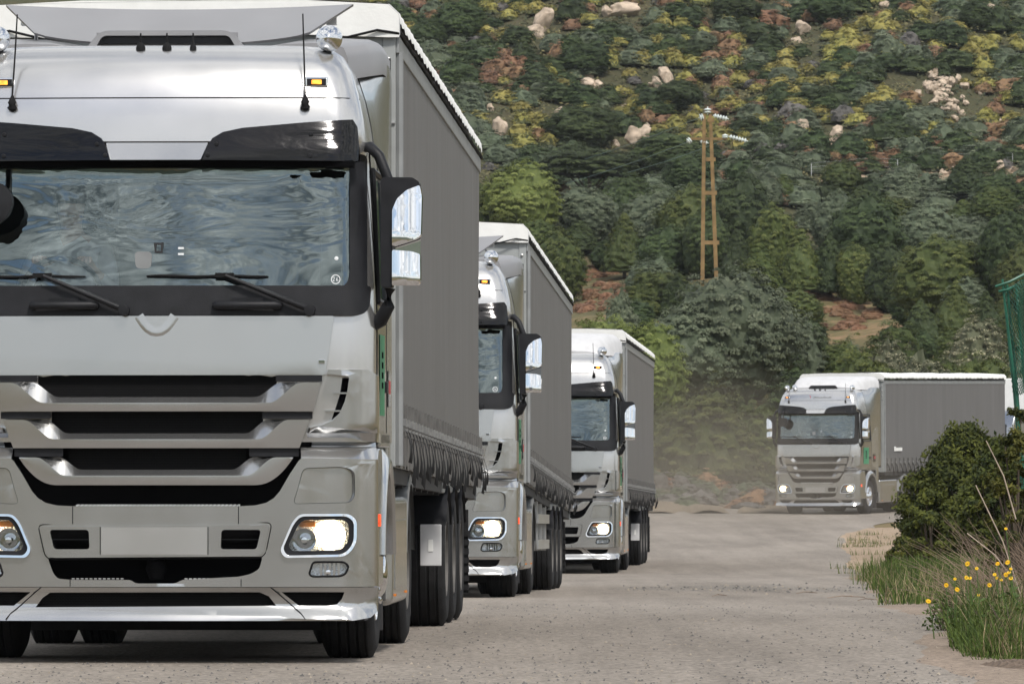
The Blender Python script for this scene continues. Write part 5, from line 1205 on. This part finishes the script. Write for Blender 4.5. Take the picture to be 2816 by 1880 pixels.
for px, py, wp, hp, lb in ((1248, 42, 44, 52, 'tall leaning pale boulder high on the hill'), (1228, 70, 40, 36, 'lower block of the leaning boulder pair'), (1432, 18, 62, 34, 'wide flat pale outcrop at the top of the hill'), (1392, 24, 32, 24, 'grey block beside the wide flat outcrop'), (1522, 168, 34, 32, 'bright rounded boulder on top of a stack'), (1508, 190, 28, 26, 'lower block of the bright boulder stack'), (1535, 182, 24, 30, 'flat-sided boulder leaning on the bright stack'),
     (1348, 188, 34, 26, 'pinkish block in the small hillside cluster'), (1370, 192, 26, 22, 'low block in the small hillside cluster'), (1352, 168, 22, 16, 'round stone balanced above the small cluster'), (1455, 318, 42, 44, 'big brown boulder in the group above the umbrella tree'), (1478, 305, 28, 40, 'upright pale boulder in the group above the umbrella tree'), (1497, 344, 62, 36, 'broad sloping boulder in the group above the umbrella tree'), (1410, 328, 20, 22, 'small pale boulder at the edge of the boulder group'), (1490, 374, 24, 18, 'round pale boulder beneath the boulder group'), (1485, 288, 14, 18, 'thin stone standing above the boulder group'),
     (1145, 288, 32, 44, 'leaning pale slab beside the front trailer corner'), (1124, 246, 18, 16, 'small round boulder above the leaning slab'), (1283, 256, 24, 20, 'pale stone on the slope above the umbrella tree'), (1922, 304, 26, 40, 'upright pale boulder right of the pole'), (1905, 322, 28, 20, 'low pale boulder beside the upright one'), (1950, 318, 18, 14, 'small boulder on the other side of the upright one'), (1838, 290, 30, 34, 'grey boulder half hidden by spurge'), (1840, 60, 34, 30, 'pale rock patch in the middle of the upper slope'), (1826, 92, 24, 18, 'small rock under the pale rock patch'), (1868, 38, 18, 16, 'bright stone above the pale rock patch'), (2293, 380, 22, 22, 'white stone above the sandy path'), (2030, 12, 30, 18, 'pale rock at the very top of the hill'), (2275, 20, 24, 20, 'pale stone near the top corner')):
    boulder(px, py, wp, hp, lb, 'granite boulders on the hillside')
for i in range(46):
    px = rt.gauss(2150, 24) + (28 if i > 28 else 0); py = rt.gauss(192, 20) + (38 if i > 28 else 0); boulder(px, py, rt.uniform(10, 24), rt.uniform(9, 18), 'pale stone in the tumbled scree on the hillside', 'scree stones on the hillside')
for i in range(26): boulder(rt.uniform(1980, 2330), rt.uniform(372, 402), rt.uniform(9, 22), rt.uniform(8, 16), 'pale stone along the upper edge of the sandy path', 'stones along the sandy path')
for i in range(40): boulder(rt.uniform(960, 2340), rt.uniform(5, 400), rt.uniform(7, 15), rt.uniform(6, 12), 'small pale stone among the hillside shrubs', 'small stones on the hillside')

# sandy path on the hillside with a wire fence above it, and one orange bush
P = []
for i in range(40):
    px = 1885 + i * 12.2; yy = []
    for py in (446 - i * .55, 436 - i * .6, 424 - i * .7, 414 - i * .75):
        x, d = hit(px, py + 3 * math.sin(i * .9), 300); yy.append((x, d, H(x, d) + .12))
    P.append(yy)
m = MB(); m.grid(P); struct(m.build('path', 'sand', None, 0))
fn = empty('wire_fence', (0, 0, 0)); pts = []
for i in range(8):
    px = 1862 + i * 66; x, d = hit(px, 408 - i * 3, 300); z = H(x, d); pts.append((x, d, z))
fn.location = pts[0]
for x, y, z in pts: o = MB().tube([(x - pts[0][0], y - pts[0][1], z - pts[0][2] - .2), (x - pts[0][0], y - pts[0][1], z - pts[0][2] + .9)], .02, 6).build('fence_post', 'whitegrey', fn, 0)
m = MB()
for hh in (.4, .68, .93): m.tube([(x - pts[0][0], y - pts[0][1], z - pts[0][2] + hh) for x, y, z in pts], .005, 4)
m.build('fence_wire', 'alu', fn, 0); tag(fn, 'thin wire fence with pale posts along the sandy path', 'fence')
FM['orange'] = foliage_mat('orange_bush', (.42, .20, .02), (.62, .34, .03), None, .2, .05)
x, d = hit(1940, 440, 300); SH['orange'] = [crown('foliage', FM['orange'], 'dome', 24, 34, .05, tight=.17)]
shrub('orange', x, d, 1.0, .75, 'bright orange flowering bush on the sandy path', None, 'flowering_bush')

# ------------------------------------------------------------------ power line pole
def pylon():
    d = 318.0; xb = (1632 - 1174.5) / FPX * d; zb = H(xb, d); zt = ray(1624, 262, d)[1]; h = zt - zb; u = d / FPX
    T = empty('power_pole', (xb, d, zb)); m = None
    def X(px): return (px - 1632) * u
    def Z(py): return ray(1632, py, d)[1] - zb
    for xa, xt in ((1609, 1616), (1652, 1630)):
        a = Vector((X(xa), 0, -.3)); b = Vector((X(xt), 0, h)); mm_ = MB(); w_ = .10; n_ = 14; P = []
        for i in range(n_):
            c = a.lerp(b, i / (n_ - 1)); s = w_ * (1 - .25 * i / n_); P.append([tuple(c + Vector(q)) for q in ((-s, -s, 0), (s, -s, 0), (s, s, 0), (-s, s, 0), (-s, -s, 0))])
        mm_.grid(P); mm_.build('leg', 'rust', T, 0)
    for py, hw in ((365, 11), (442, 14), (556, 19), (275, 8)):
        mm_ = MB().box(X(1631) - hw * u, X(1631) + hw * u, -.09, .09, Z(py) - .09, Z(py) + .09); mm_.build('rung', 'rust', T, 0)
    MB().box(X(1585), X(1668), -.07, .07, Z(318) - .05, Z(318) + .06).build('crossarm', 'rust', T, 0)
    def ins(p, q, n_=5, r_=.12):
        mm_ = MB(); p, q = Vector(p), Vector(q); mm_.tube([p, q], .025, 5)
        for i in range(n_):
            c = p.lerp(q, (i + .8) / (n_ + .8)); dd = (q - p).normalized() * .05; mm_.tube([c - dd, c, c + dd], [r_ * .5, r_, r_ * .5], 9)
        return mm_.build('insulator', 'insul', T, 40)
    M['insul'] = pmat('glazed_insulator', (.66, .72, .70), .15, 0, .1, 6)
    ins((X(1636), 0, Z(264)), (X(1672), -.2, Z(273))); ins((X(1672), 0, Z(312)), (X(1716), -.2, Z(324)), 6); ins((X(1624), 0, Z(262)), (X(1624), 0, Z(244)), 2, .20)
    ins((X(1616), 0, Z(266)), (X(1603), 0, Z(270)), 2, .18); ins((X(1664), 0, Z(318)), (X(1664), 0, Z(306)), 2, .17); ins((X(1586), 0, Z(318)), (X(1576), 0, Z(326)), 2, .17); ins((X(1606), 0, Z(323)), (X(1626), 0, Z(328)), 3, .10)
    tag(T, 'rusty two-legged power line pole with glass insulators, rising from the bushes', 'power pole')
    for (p0, p1, sag) in (((1603, 270), (1340, 365), 10), ((1576, 326), (1300, 420), 12), ((1668, 318), (1440, 395), 14)):
        mm_ = MB(); pp = []
        for i in range(25):
            t = i / 24; px = p0[0] + (p1[0] - p0[0]) * t; py = p0[1] + (p1[1] - p0[1]) * t + sag * 4 * t * (1 - t) * .3; dd = d + (-60 if p1[0] > 2000 else 70) * t
            if p1[0] > 2000: dd = d - 120 * t
            x, z = ray(px, py, dd); pp.append((x, dd, z))
        mm_.tube(pp, .006 if p1[0] > 2000 else .012, 4)
        o = mm_.build('power_line', 'wirem', None, 0); tag(o, 'thin power line strung from the rusty pole over the bushes', 'cable', 'power lines at the rusty pole')
M['wirem'] = pmat('weathered_wire', (.10, .17, .16), .6, .3, .1, 3)
pylon()
# ------------------------------------------------------------------ roadside bushes close to the camera
def near_bush(name, px, pyt, pyb, wpx, d, kd, nclump, per, leaf, label, lean=0.0):
    x = (px - 1174.5) / FPX * d; zb = H(x, d) - .05; zt = ray(px, pyt, d)[1]; h = zt - zb; wd = wpx / FPX * d
    C_, N_, Tn = [], [], []; stems = MB(); ph = RNG.uniform(0, 6.28, 5)
    for k in range(nclump):
        dv = unit(1)[0]; th = math.atan2(dv[1], dv[0]); el = RNG.uniform(0, 1)
        prof = (.62 + .38 * math.sin(min(1, el * 1.55) * math.pi * .62 + .35)) * (1 - .75 * max(0, el - .62) / .38)
        rad = .5 * wd * prof * (1 + .16 * math.sin(3 * th + ph[0]) + .10 * math.sin(7 * th + ph[1] + 5 * el)) * RNG.uniform(.55, 1.0) ** .5
        c = np.array([rad * math.cos(th) + lean * el * wd, rad * math.sin(th), h * (.04 + .92 * el * (1 + .05 * math.sin(4 * th + ph[2])))])
        cr_ = .11 * wd * RNG.uniform(.6, 1.3)
        u = unit(per); u[:, 2] = u[:, 2] * .8 + .2
        C_.append(c + u * cr_ * RNG.uniform(.25, 1, (per, 1))); N_.append(u * .5 + np.array([math.cos(th), math.sin(th), .6]) * .6 + RNG.normal(size=(per, 3)) * .6)
        Tn.append(np.clip(RNG.uniform(.1, .8) + RNG.normal(size=per) * .22, 0, 1))
        if k % 4 == 0: stems.tube([(lean * .2 * wd, 0, 0), tuple(c * .5 + RNG.normal(size=3) * .03), tuple(c)], [.018, .011, .004], 5)
    C_ = np.concatenate(C_); N_ = np.concatenate(N_); Tn = np.concatenate(Tn); C_[:, 2] = np.maximum(C_[:, 2], .02)
    T = empty(name, (x, d, zb))
    me = leaf_mesh('foliage', C_, N_, leaf * RNG.uniform(.6, 1.4, len(C_)), FM[kd], Tn, aspect=.5)
    o = bpy.data.objects.new('foliage', me); COL.objects.link(o); o.parent = T
    stems.build('stem', 'bark', T, 50); tag(T, label, 'bush', 'evergreen bushes on the roadside'); return T
near_bush('lentisk_bush', 2205, 985, 1305, 258, 112, 'near', 300, 120, .040, 'dense dark evergreen bush at the road edge hiding the far trailer wheels', .02)
near_bush('lentisk_bush', 2138, 1130, 1310, 150, 109, 'near', 110, 110, .038, 'lower rounded dark bush leaning out towards the road bend', -.05)
near_bush('lentisk_bush', 2295, 1010, 1330, 190, 104, 'near', 200, 120, .040, 'tall dark bush behind the dry twigs, beside the green netting')
near_bush('lentisk_bush', 2335, 948, 1400, 150, 58, 'nearb', 120, 80, .020, 'leafy bush with a few pale new leaves right under the green netting', -.02)
near_bush('lentisk_bush', 2072, 1245, 1320, 84, 107, 'nearb', 60, 80, .030, 'small dark bush at the tip of the verge beside the road')

# tall leaning roll of green netting held by thin poles
def netting():
    d = 61.0; u = d / FPX; xb = (2352 - 1174.5) * u; zb = H(xb, d); T = empty('netting_roll', (xb, d, zb))
    def X(px): return (px - 2352) * u
    def Z(py): return ray(2352, py, d)[1] - zb
    M['net'] = pmat('green_plastic_net', (.012, .10, .062), .45, 0, .2, 9)
    for a, b, yo in (((2300, 640), (2344, 1120), 0), ((2312, 652), (2352, 1130), .05), ((2333, 650), (2368, 1130), .1), ((2306, 700), (2349, 1100), -.05), ((2352, 640), (2380, 1130), .06)):
        MB().tube([(X(a[0]), yo, Z(a[1])), (X((a[0] + b[0]) / 2 + 3), yo + .02, Z((a[1] + b[1]) / 2)), (X(b[0]), yo, Z(b[1]))], .011, 6).build('pole', 'net', T, 40)
    m_ = MB(); MX, MZ = 26, 40
    def pt(i, j):
        s, t = i / MX, j / MZ; py = 648 + 250 * t; x0 = 2300 + (py - 640) * .092 ; x1 = 2362 + (py - 640) * .06
        return (X(x0 + (x1 - x0) * s), .10 * math.sin(s * 9 + t * 2) + .05 * math.sin(t * 12 + s * 5), Z(py + 8 * math.sin(s * 6)))
    for i in range(MX + 1):
        for j in range(MZ):
            if i + 1 <= MX and (i + j) % 2 == 0:
                m_.tube([pt(i, j), pt(i + 1, j + 1)], .0035, 3, 0, False)
            if i - 1 >= 0 and (i + j) % 2 == 0: m_.tube([pt(i, j), pt(i - 1, j + 1)], .0035, 3, 0, False)
    m_.build('net', 'net', T, 0, recalc=False, merge=False)
    m_ = MB()
    for a, b in (((2284, 657), (2352, 628)), ((2292, 668), (2330, 655))): m_.tube([(X(a[0]), 0, Z(a[1])), (X((a[0] + b[0]) / 2), -.02, Z((a[1] + b[1]) / 2 + 3)), (X(b[0]), .05, Z(b[1]))], .013, 6)
    m_.build('top_rail', 'net', T, 40)
    tag(T, 'leaning bundle of green plastic netting and thin green poles above the roadside bush', 'netting')
netting()

# white box lorry behind the turning one, only its body side showing past the curtain
def white_lorry():
    T = empty('box_lorry', (15.0, 222.2, H(15.0, 222)), (.02, 0, -.52))
    m_ = MB(); m_.box(-1.27, 1.27, 2.4, 11.0, 1.1, 3.98); bd = m_.build('cargo_box', 'white', T, 0, .03)
    m_ = MB()
    for s in (1, -1): m_.box(min(s * 1.27, s * 1.285), max(s * 1.27, s * 1.285), 2.4, 11, 3.86, 3.98)
    m_.build('top_rail', 'black', bd, 0)
    m_ = MB(); prof = [(0, .45), (0, 1.5), (.15, 2.4), (.5, 2.95), (1.9, 3.0), (2.0, .6)]
    m_.add([(-1.22, y, z) for y, z in prof] + [(1.22, y, z) for y, z in prof], [(5, 4, 3, 2, 1, 0), (6, 7, 8, 9, 10, 11)] + [(i, (i + 1) % 6, 6 + (i + 1) % 6, 6 + i) for i in range(6)]); m_.build('cab', 'paint', T, 30, .05)
    m_ = MB(); m_.add([(-1.05, .02, 1.6), (1.05, .02, 1.6), (1.0, .16, 2.5), (-1.0, .16, 2.5)], [(0, 1, 2, 3)]); m_.build('windscreen', 'gloss', T, 0)
    for s in (1, -1):
        for y in (1.2, 8.6): MB().lathe([(.25, -.14), (.47, -.14), (.5, -.1), (.5, .1), (.47, .14), (.25, .14), (.2, .08), (0, .08)], (s * 1.08, y, .5), 'X', 24).build('wheel', 'rubber', T, 40)
    MB().box(-.5, .5, 1.9, 10.8, .7, 1.08).build('chassis', 'chassis', T, 0)
    tag(T, 'white box lorry just behind the turning lorry, mostly hidden by the bush', 'truck')
white_lorry()

# ------------------------------------------------------------------ grass, dead twigs, flowers
def blades(name, spots, n, hmin, hmax, wd, kd, lean=.35, spread=.3):
    C_ = []; tint = []
    V = []
    for (x, y, r_, hs) in spots:
        for _ in range(n):
            a, q = rt.uniform(0, 6.28), r_ * math.sqrt(rt.random()); bx, by = x + q * math.cos(a), y + q * math.sin(a) * 1.4; bz = H(bx, by) - .02
            h = rt.uniform(hmin, hmax) * hs; la = rt.uniform(0, 6.28); ll = lean * h * rt.random(); dx_, dy_ = ll * math.cos(la), ll * math.sin(la)
            w2 = wd * rt.uniform(.6, 1.4); wa = rt.uniform(0, 6.28); wx, wy = w2 * math.cos(wa), w2 * math.sin(wa)
            V.append([(bx - wx, by - wy, bz), (bx + wx, by + wy, bz), (bx + dx_ * .45 + wx * .8, by + dy_ * .45 + wy * .8, bz + h * .6), (bx + dx_ * .45 - wx * .8, by + dy_ * .45 - wy * .8, bz + h * .6)])
            V.append([(bx + dx_ * .45 - wx * .8, by + dy_ * .45 - wy * .8, bz + h * .6), (bx + dx_ * .45 + wx * .8, by + dy_ * .45 + wy * .8, bz + h * .6), (bx + dx_ + wx * .15, by + dy_ + wy * .15, bz + h), (bx + dx_ - wx * .15, by + dy_ - wy * .15, bz + h)])
            t = rt.random(); tint += [t, t]
    V = np.array(V).reshape(-1, 3); nf = len(V) // 4; me = bpy.data.meshes.new(name)
    me.vertices.add(len(V)); me.vertices.foreach_set('co', V.ravel()); me.loops.add(len(V)); me.loops.foreach_set('vertex_index', np.arange(len(V), dtype=np.int32))
    me.polygons.add(nf); me.polygons.foreach_set('loop_start', np.arange(0, len(V), 4, dtype=np.int32)); me.polygons.foreach_set('loop_total', np.full(nf, 4, dtype=np.int32)); me.update(calc_edges=True)
    at = me.attributes.new('tint', 'FLOAT', 'FACE'); at.data.foreach_set('value', np.array(tint, np.float32)); me.materials.append(FM[kd])
    o = bpy.data.objects.new(name, me); COL.objects.link(o); return struct(o, 'stuff')
def G(px, d): return ((px - 1174.5) / FPX * d, d)
spots = []
for i in range(120):
    d = rt.uniform(43, 54); px = rt.uniform(2215, 2400) + (d - 43) * -5 + rt.uniform(0, 40); x, y = G(px, d)
    if px > 2195: spots.append((x, y, .16, rt.choice((.35, .55, .8, 1.0, 1.35))))
for i in range(60):
    d = rt.uniform(40.6, 44); px = rt.uniform(2262, 2400) - (d - 40.6) * 14; x, y = G(px, d); spots.append((x, y, .14, rt.choice((.3, .5, .7, 1.0))))
blades('grass', spots, 62, .06, .34, .0042, 'grass', .75)
blades('dry_grass', [q for q in spots if rt.random() < .45], 14, .15, .40, .0035, 'drygrass', .8)
spots = []
for i in range(150):
    d = rt.uniform(70, 104); e0 = 1174.5 + (ip(RK, d) + .1) / d * FPX; px = rt.uniform(e0, e0 + 230); x, y = G(px, d); spots.append((x, y, .35, rt.uniform(.5, 1.2)))
blades('grass', spots, 60, .12, .42, .008, 'grass')
spots = []
for i in range(120):
    d = rt.uniform(64, 100); e0 = 1174.5 + (ip(RK, d) - .1) / d * FPX; px = rt.uniform(e0 + 10, e0 + 260); x, y = G(px, d); spots.append((x, y, .3, rt.uniform(.5, 1.1)))
for i in range(22):
    d = rt.uniform(106, 168); x = ip(RK, d) + rt.uniform(-.1, 1.9); spots.append((x, d, .4, .5))
blades('dry_grass', spots, 18, .12, .42, .005, 'drygrass', .7)
blades('grass', spots, 42, .10, .36, .006, 'grass', .6)
# dry twig thicket against the right-hand bank
def twigs():
    m_ = MB(); x0, y0 = G(2378, 49.5); z0 = H(x0, y0)
    for i in range(420):
        a = rt.uniform(math.pi * .35, math.pi * .9); ln = rt.uniform(.3, 1.0); bx, by = x0 + rt.uniform(-.42, .5), y0 + rt.uniform(-1.3, 1.3); p = [(bx, by, z0 - .05)]
        cx, cz = bx, z0
        st = 6; el = rt.uniform(.75, 1.6); la = rt.uniform(-1, 1); q = a
        for k in range(st):
            el -= rt.uniform(-.05, .24); cx += ln / st * math.cos(el) * (-1 if rt.random() < .8 else .4); by += ln / st * .3 * la; cz += ln / st * math.sin(el) * .95; p.append((cx, by, max(z0 + .01, cz)))
        m_.tube(p, [.0034, .003, .0026, .0022, .0018, .0014, .001], 4, 0, False)
    M['twig'] = pmat('dry_twigs', (.23, .17, .125), .9, 0, .4, 2.5)
    o = m_.build('twig_thicket', 'twig', None, 50, recalc=False, merge=False); tag(o, 'thicket of dry brown twigs spilling from the bank over the flowers', 'dead shrub')
    for (xa, ya), (xb, yb2), d in (((2332, 1280), (2218, 1222), 50), ((2349, 1330), (2238, 1112), 49), ((2330, 1130), (2262, 1010), 52)):
        pa = ray(xa, ya + 60, d); pb = ray(xb, yb2, d); mm_ = MB(); mid_ = ((pa[0] + pb[0]) / 2 + .02, d, (pa[1] + pb[1]) / 2 + .03)
        mm_.tube([(pa[0], d, pa[1]), mid_, (pb[0], d, pb[1])], [.006, .005, .004], 6); o = mm_.build('dry_stalk', 'drystalk', None, 50)
        tag(o, 'bare pale stalk sticking out of the twig thicket', 'stalk', 'pale stalks in the thicket')
M['drystalk'] = pmat('pale_stalk', (.42, .34, .27), .85, 0, .2, 6)
twigs()
M['petal'] = pmat('yellow_petals', (.80, .52, .015), .5, 0, .08, 30)
M['disc'] = pmat('flower_disc', (.55, .26, .01), .7, 0, .2, 60)
M['stemg'] = pmat('green_stem', (.06, .11, .02), .6, 0, .2, 20)
def flower(px, py, d, r_, label):
    x, z = ray(px, py, d); zb = H(x, d); h = z - zb
    T = empty('yellow_flower', (x, d, zb)); m_ = MB(); bx = rt.uniform(-.03, .12)
    m_.tube([(bx, .02, -.03), (bx * .6, .0, h * .55), (0, 0, h)], [.005, .004, .003], 5)
    for k in range(4):
        t = rt.uniform(.1, .7); a = rt.uniform(0, 6.28); c = Vector((bx * (1 - t), 0, h * t)); e1 = c + Vector((math.cos(a), math.sin(a), .5)) * .06
        m_.add([tuple(c), tuple((c + e1) / 2 + Vector((0, 0, .012)) + Vector((-math.sin(a), math.cos(a), 0)) * .012), tuple(e1), tuple((c + e1) / 2 - Vector((-math.sin(a), math.cos(a), 0)) * .012)], [(0, 1, 2, 3)])
    m_.build('stem', 'stemg', T, 50)
    nrm = Vector((rt.uniform(-.6, .6), -1, rt.uniform(.1, 1.0))).normalized(); rot = nrm.to_track_quat('Z', 'Y').to_matrix(); m_ = MB(); c0 = Vector((0, 0, h))
    for k in range(13):
        a = 6.283 * k / 13; u = Vector((math.cos(a), math.sin(a), 0)); v = Vector((-math.sin(a), math.cos(a), 0)); 
        m_.add([tuple(c0 + rot @ q) for q in (u * r_ * .2, u * r_ * .65 + v * r_ * .24 + Vector((0, 0, .004)), u * r_, u * r_ * .65 - v * r_ * .24 + Vector((0, 0, .004)))], [(0, 1, 2, 3)])
    hd_ = m_.build('petals', 'petal', T, 0, recalc=False)
    m_ = MB(); m_.lathe([(0, .006), (r_ * .22, .005), (r_ * .3, 0)], (0, 0, 0), 'Z', 10); m_.v = [tuple(c0 + rot @ Vector(p)) for p in m_.v]; m_.build('flower_disc', 'disc', hd_, 40)
    tag(T, label, 'flower', 'yellow daisies on the bank'); return T
for px, py, r_ in ((2219, 1292, .022), (2240, 1303, .015), (2288, 1292, .019), (2311, 1289, .022), (2281, 1317, .016), (2216, 1324, .018), (2224, 1325, .018), (2190, 1327, .014), (2170, 1341, .019), (2195, 1351, .021), (2129, 1378, .022), (2307, 1317, .02), (2314, 1312, .018), (2318, 1325, .018), (2286, 1325, .014), (2269, 1341, .019), (2296, 1329, .014), (2318, 1304, .014), (2244, 1364, .012), (2307, 1212, .014), (2306, 1454, .012), (2345, 1545, .024)):
    dd = 46.0 if py > 1250 else 47
    if py > 1500: dd = 40.5
    flower(px, py, dd, r_ * .9, {True: 'single yellow daisy leaning out lowest over the road edge', False: 'yellow daisy among the grass and twigs on the bank'}[(px, py) == (2129, 1378)])
# small leafy plants at the edge of the tarmac
def leafy(px, py, d, wd, h, label):
    x, _ = ray(px, py, d); n = 260; a = RNG.uniform(0, 6.28, n); q = np.sqrt(RNG.uniform(0, 1, n)) * wd * .5
    C_ = np.stack([q * np.cos(a), q * np.sin(a), RNG.uniform(.02, 1, n) * h * (1.15 - q / wd)], 1); N_ = RNG.normal(size=(n, 3)) * .6 + np.array([0, -.3, 1])
    stm = MB()
    for k in range(7):
        b = 6.28 * k / 7; stm.tube([(0, 0, -.03), (wd * .2 * math.cos(b), wd * .2 * math.sin(b), h * .5), (wd * .4 * math.cos(b), wd * .4 * math.sin(b), h * .85)], [.006, .004, .002], 4)
    T = empty('leafy_plant', (x, d, H(x, d))); me = leaf_mesh('leaves', C_, N_, .017 * RNG.uniform(.6, 1.4, n), FM['grass'], RNG.uniform(0, .8, n)); o = bpy.data.objects.new('leaves', me); COL.objects.link(o); o.parent = T
    stm.build('stem', 'bark', T, 50); tag(T, label, 'plant', 'leafy plants on the road edge')
for px, py, d, wd, h, lb in ((2185, 1395, 50.5, .34, .30, 'leafy green plant under the lowest daisies'), (2165, 1445, 49.0, .30, .22, 'low leafy plant sprawling onto the road edge'), (2215, 1440, 47.5, .30, .24, 'leafy plant between the sprawling one and the grass'), (2235, 1500, 45.0, .34, .16, 'flat dark-leaved plant at the foot of the grass'), (2290, 1480, 43.5, .42, .30, 'bright green leafy clump low on the bank'), (2325, 1460, 43.0, .42, .36, 'tall bright green clump at the bottom of the bank'), (2260, 1410, 48, .36, .34, 'leafy plant in front of the twig thicket')):
    leafy(px, py, d, wd, h, lb)
# bundle of cut brushwood and single sticks
m_ = MB(); x0, y0 = G(2118, 79); z0 = RP(79)
for i in range(46):
    xa, xb2 = x0 - .34 + rt.uniform(-.05, .3), x0 + .55 + rt.uniform(-.3, .2); yy = y0 + rt.uniform(-.5, .5); za = z0 + .02 + rt.uniform(0, .14)
    m_.tube([(xa, yy, za), ((xa + xb2) / 2, yy + rt.uniform(-.1, .1), za + rt.uniform(0, .05)), (xb2, yy + rt.uniform(-.3, .3), za + rt.uniform(-.02, .06))], [.003, .006, .007], 4)
o = m_.build('brushwood', 'twig', None, 50, recalc=False); tag(o, 'flat bundle of cut brown brushwood lying on the road edge', 'brushwood')
for px, py, ln, lb in ((1940, 1391, .50, 'longest thin dead stick lying across the road'), (2060, 1394, .55, 'dead stick with its end under the daisies'), (1990, 1400, .26, 'short crooked stick between the two long ones'), (1850, 1378, .3, 'small stick near the grey patch'), (1650, 1386, .2, 'tiny stick on the open road'), (2040, 1410, .2, 'forked stick nearest the camera')):
    d = (EYE) / ((py - 784) / FPX - PITCH) ; x = (px - 1174.5) / FPX * d; mm_ = MB(); z = RP(d) + .018; ln *= .8
    mm_.tube([(x - ln / 2, d, z), (x - ln * .1, d + .1, z + .02), (x + ln / 2, d - .05, z + .008)], [.003, .005, .004], 5); mm_.tube([(x, d + .08, z + .015), (x + ln * .2, d + .3, z + .02)], .004, 4)
    o = mm_.build('stick', 'twig', None, 50); tag(o, lb, 'stick', 'dead sticks on the road')
# dirt at the lower corner, loose chippings on the road
m_ = MB(); P = []
x0, y0 = G(2325, 39.6)
for i in range(17):
    row = []
    for j in range(13):
        u, v = i / 8 - 1, j / 6 - 1; r2 = max(0, 1 - u * u - v * v); row.append((x0 + u * .24, y0 + v * .8, RP(y0) - .01 + .05 * r2 ** .7 * (1 + .4 * math.sin(9 * u + 7 * v))))
    P.append(row)
m_.grid(P); o = m_.build('dirt', 'dirtm', None, 0) if False else None
M['dirtm'] = pmat('dark_soil', (.12, .085, .06), .95, 0, .4, 18, .8, 40)
o = m_.build('soil', 'dirtm', None, 0); struct(o, 'stuff')
m_ = MB()
for i in range(2600):
    d = 36.4 + 30 * rt.random() ** 1.7; lo_ = max(-.075 * d, ip(LK, d) + .3); x = rt.uniform(lo_, ip(RK, d) + .15); s = rt.uniform(.004, .0125) * (1.6 if rt.random() < .04 else 1); z = RP(d) + .014
    if -3.4 < x < -.7 and d > 40.5: continue
    a = rt.uniform(0, 6.28); c, sn = math.cos(a), math.sin(a)
    pts = [(c * s, sn * s, 0), (-sn * s * .8, c * s * .8, 0), (-c * s, -sn * s, 0), (sn * s * .9, -c * s * .9, 0), (c * s * .3, sn * s * .2, s * .8)]
    m_.add([(x + p[0], d + p[1], z + p[2]) for p in pts], [(0, 1, 4), (1, 2, 4), (2, 3, 4), (3, 0, 4)], rt.choice((0, 0, 1)))
M['chip1'] = pmat('dark_chippings', (.10, .095, .09), .9, 0, .5, 3); M['chip2'] = pmat('pale_chippings', (.26, .225, .18), .9, 0, .3, 3)
struct(m_.build('gravel', ['chip1', 'chip2'], None, 0, recalc=False, merge=False), 'stuff')
m_ = MB()
for i in range(220):
    x = rt.uniform(1.4, 5.0); d = rt.gauss(85, 3.2); s = rt.uniform(.008, .026); z = RP(d) + .016; a = rt.uniform(0, 6.28); c, sn = math.cos(a), math.sin(a)
    if x > ip(RK, d) + .2: continue
    pts = [(c * s, sn * s, 0), (-sn * s, c * s, 0), (-c * s, -sn * s, 0), (sn * s, -c * s, 0), (c * s * .3, sn * s * .2, s * .9)]
    m_.add([(x + p[0], d + p[1], z + p[2]) for p in pts], [(0, 1, 4), (1, 2, 4), (2, 3, 4), (3, 0, 4)], rt.choice((0, 1, 0)))
struct(m_.build('gravel', ['chip1', 'chip2'], None, 0, recalc=False, merge=False), 'stuff')

# woods and a low ridge on the far side of the camera, seen only in the paintwork and chrome
def low_ridge():
    P = []
    for i in range(61):
        x = -600 + 20 * i; P.append([(x, y, z) for y, z in ((-150, -1.0), (-190, 6 + 3 * math.sin(i * .9) + 2 * math.sin(i * 2.3)), (-260, 14 + 5 * math.sin(i * .5) + 2 * math.sin(i * 1.9)), (-420, 22 + 6 * math.sin(i * .33)), (-700, -2))])
    m_ = MB(); m_.grid(P); M['ridge'] = pmat('wooded_ridge', (.045, .06, .028), .95, 0, .5, .12); struct(m_.build('hills', 'ridge', None, 60))
low_ridge()

# ------------------------------------------------------------------ dust behind the wheels and the haze of the valley
def volume_mat(name, col, dens, aniso=0.2):
    m_ = bpy.data.materials.new(name); m_.use_nodes = True; t = m_.node_tree; t.nodes.clear(); o = t.nodes.new('ShaderNodeOutputMaterial'); v = t.nodes.new('ShaderNodeVolumePrincipled')
    v.inputs['Color'].default_value = col + (1,); v.inputs['Density'].default_value = dens; v.inputs['Anisotropy'].default_value = aniso; t.links.new(v.outputs[0], o.inputs['Volume']); return m_
HAZE, DUST = True, True
if DUST:
    for i, (px, py, d, wx, wy, wz, dn) in enumerate(((1600, 1100, 178, 4.2, 30, 1.7, .003), (1700, 1080, 190, 4.5, 22, 2.6, .0022), (1560, 1040, 205, 4.0, 12, 3.2, .0045), (1800, 1130, 187, 5.0, 14, 1.3, .004))):
        bm = bmesh.new(); bmesh.ops.create_icosphere(bm, subdivisions=4, radius=1)
        for v in bm.verts: v.co *= 1 + .22 * mnoise.noise(v.co * 1.6 + Vector((i * 5, 0, 0)))
        me = bpy.data.meshes.new('dust_cloud'); bm.to_mesh(me); bm.free(); x, z = ray(px, py, d); me.materials.append(volume_mat('dust_air', (.74, .64, .52), dn))
        o = bpy.data.objects.new('dust_cloud', me); COL.objects.link(o); o.location = (x, d, z); o.scale = (wx, wy, wz); struct(o, 'stuff')
if HAZE:
    m_ = MB(); m_.box(-950, 950, -860, 1200, -4, 160); me = m_.build('haze', volume_mat('valley_haze', (.86, .90, .95), .00007), None, 0); struct(me, 'stuff')
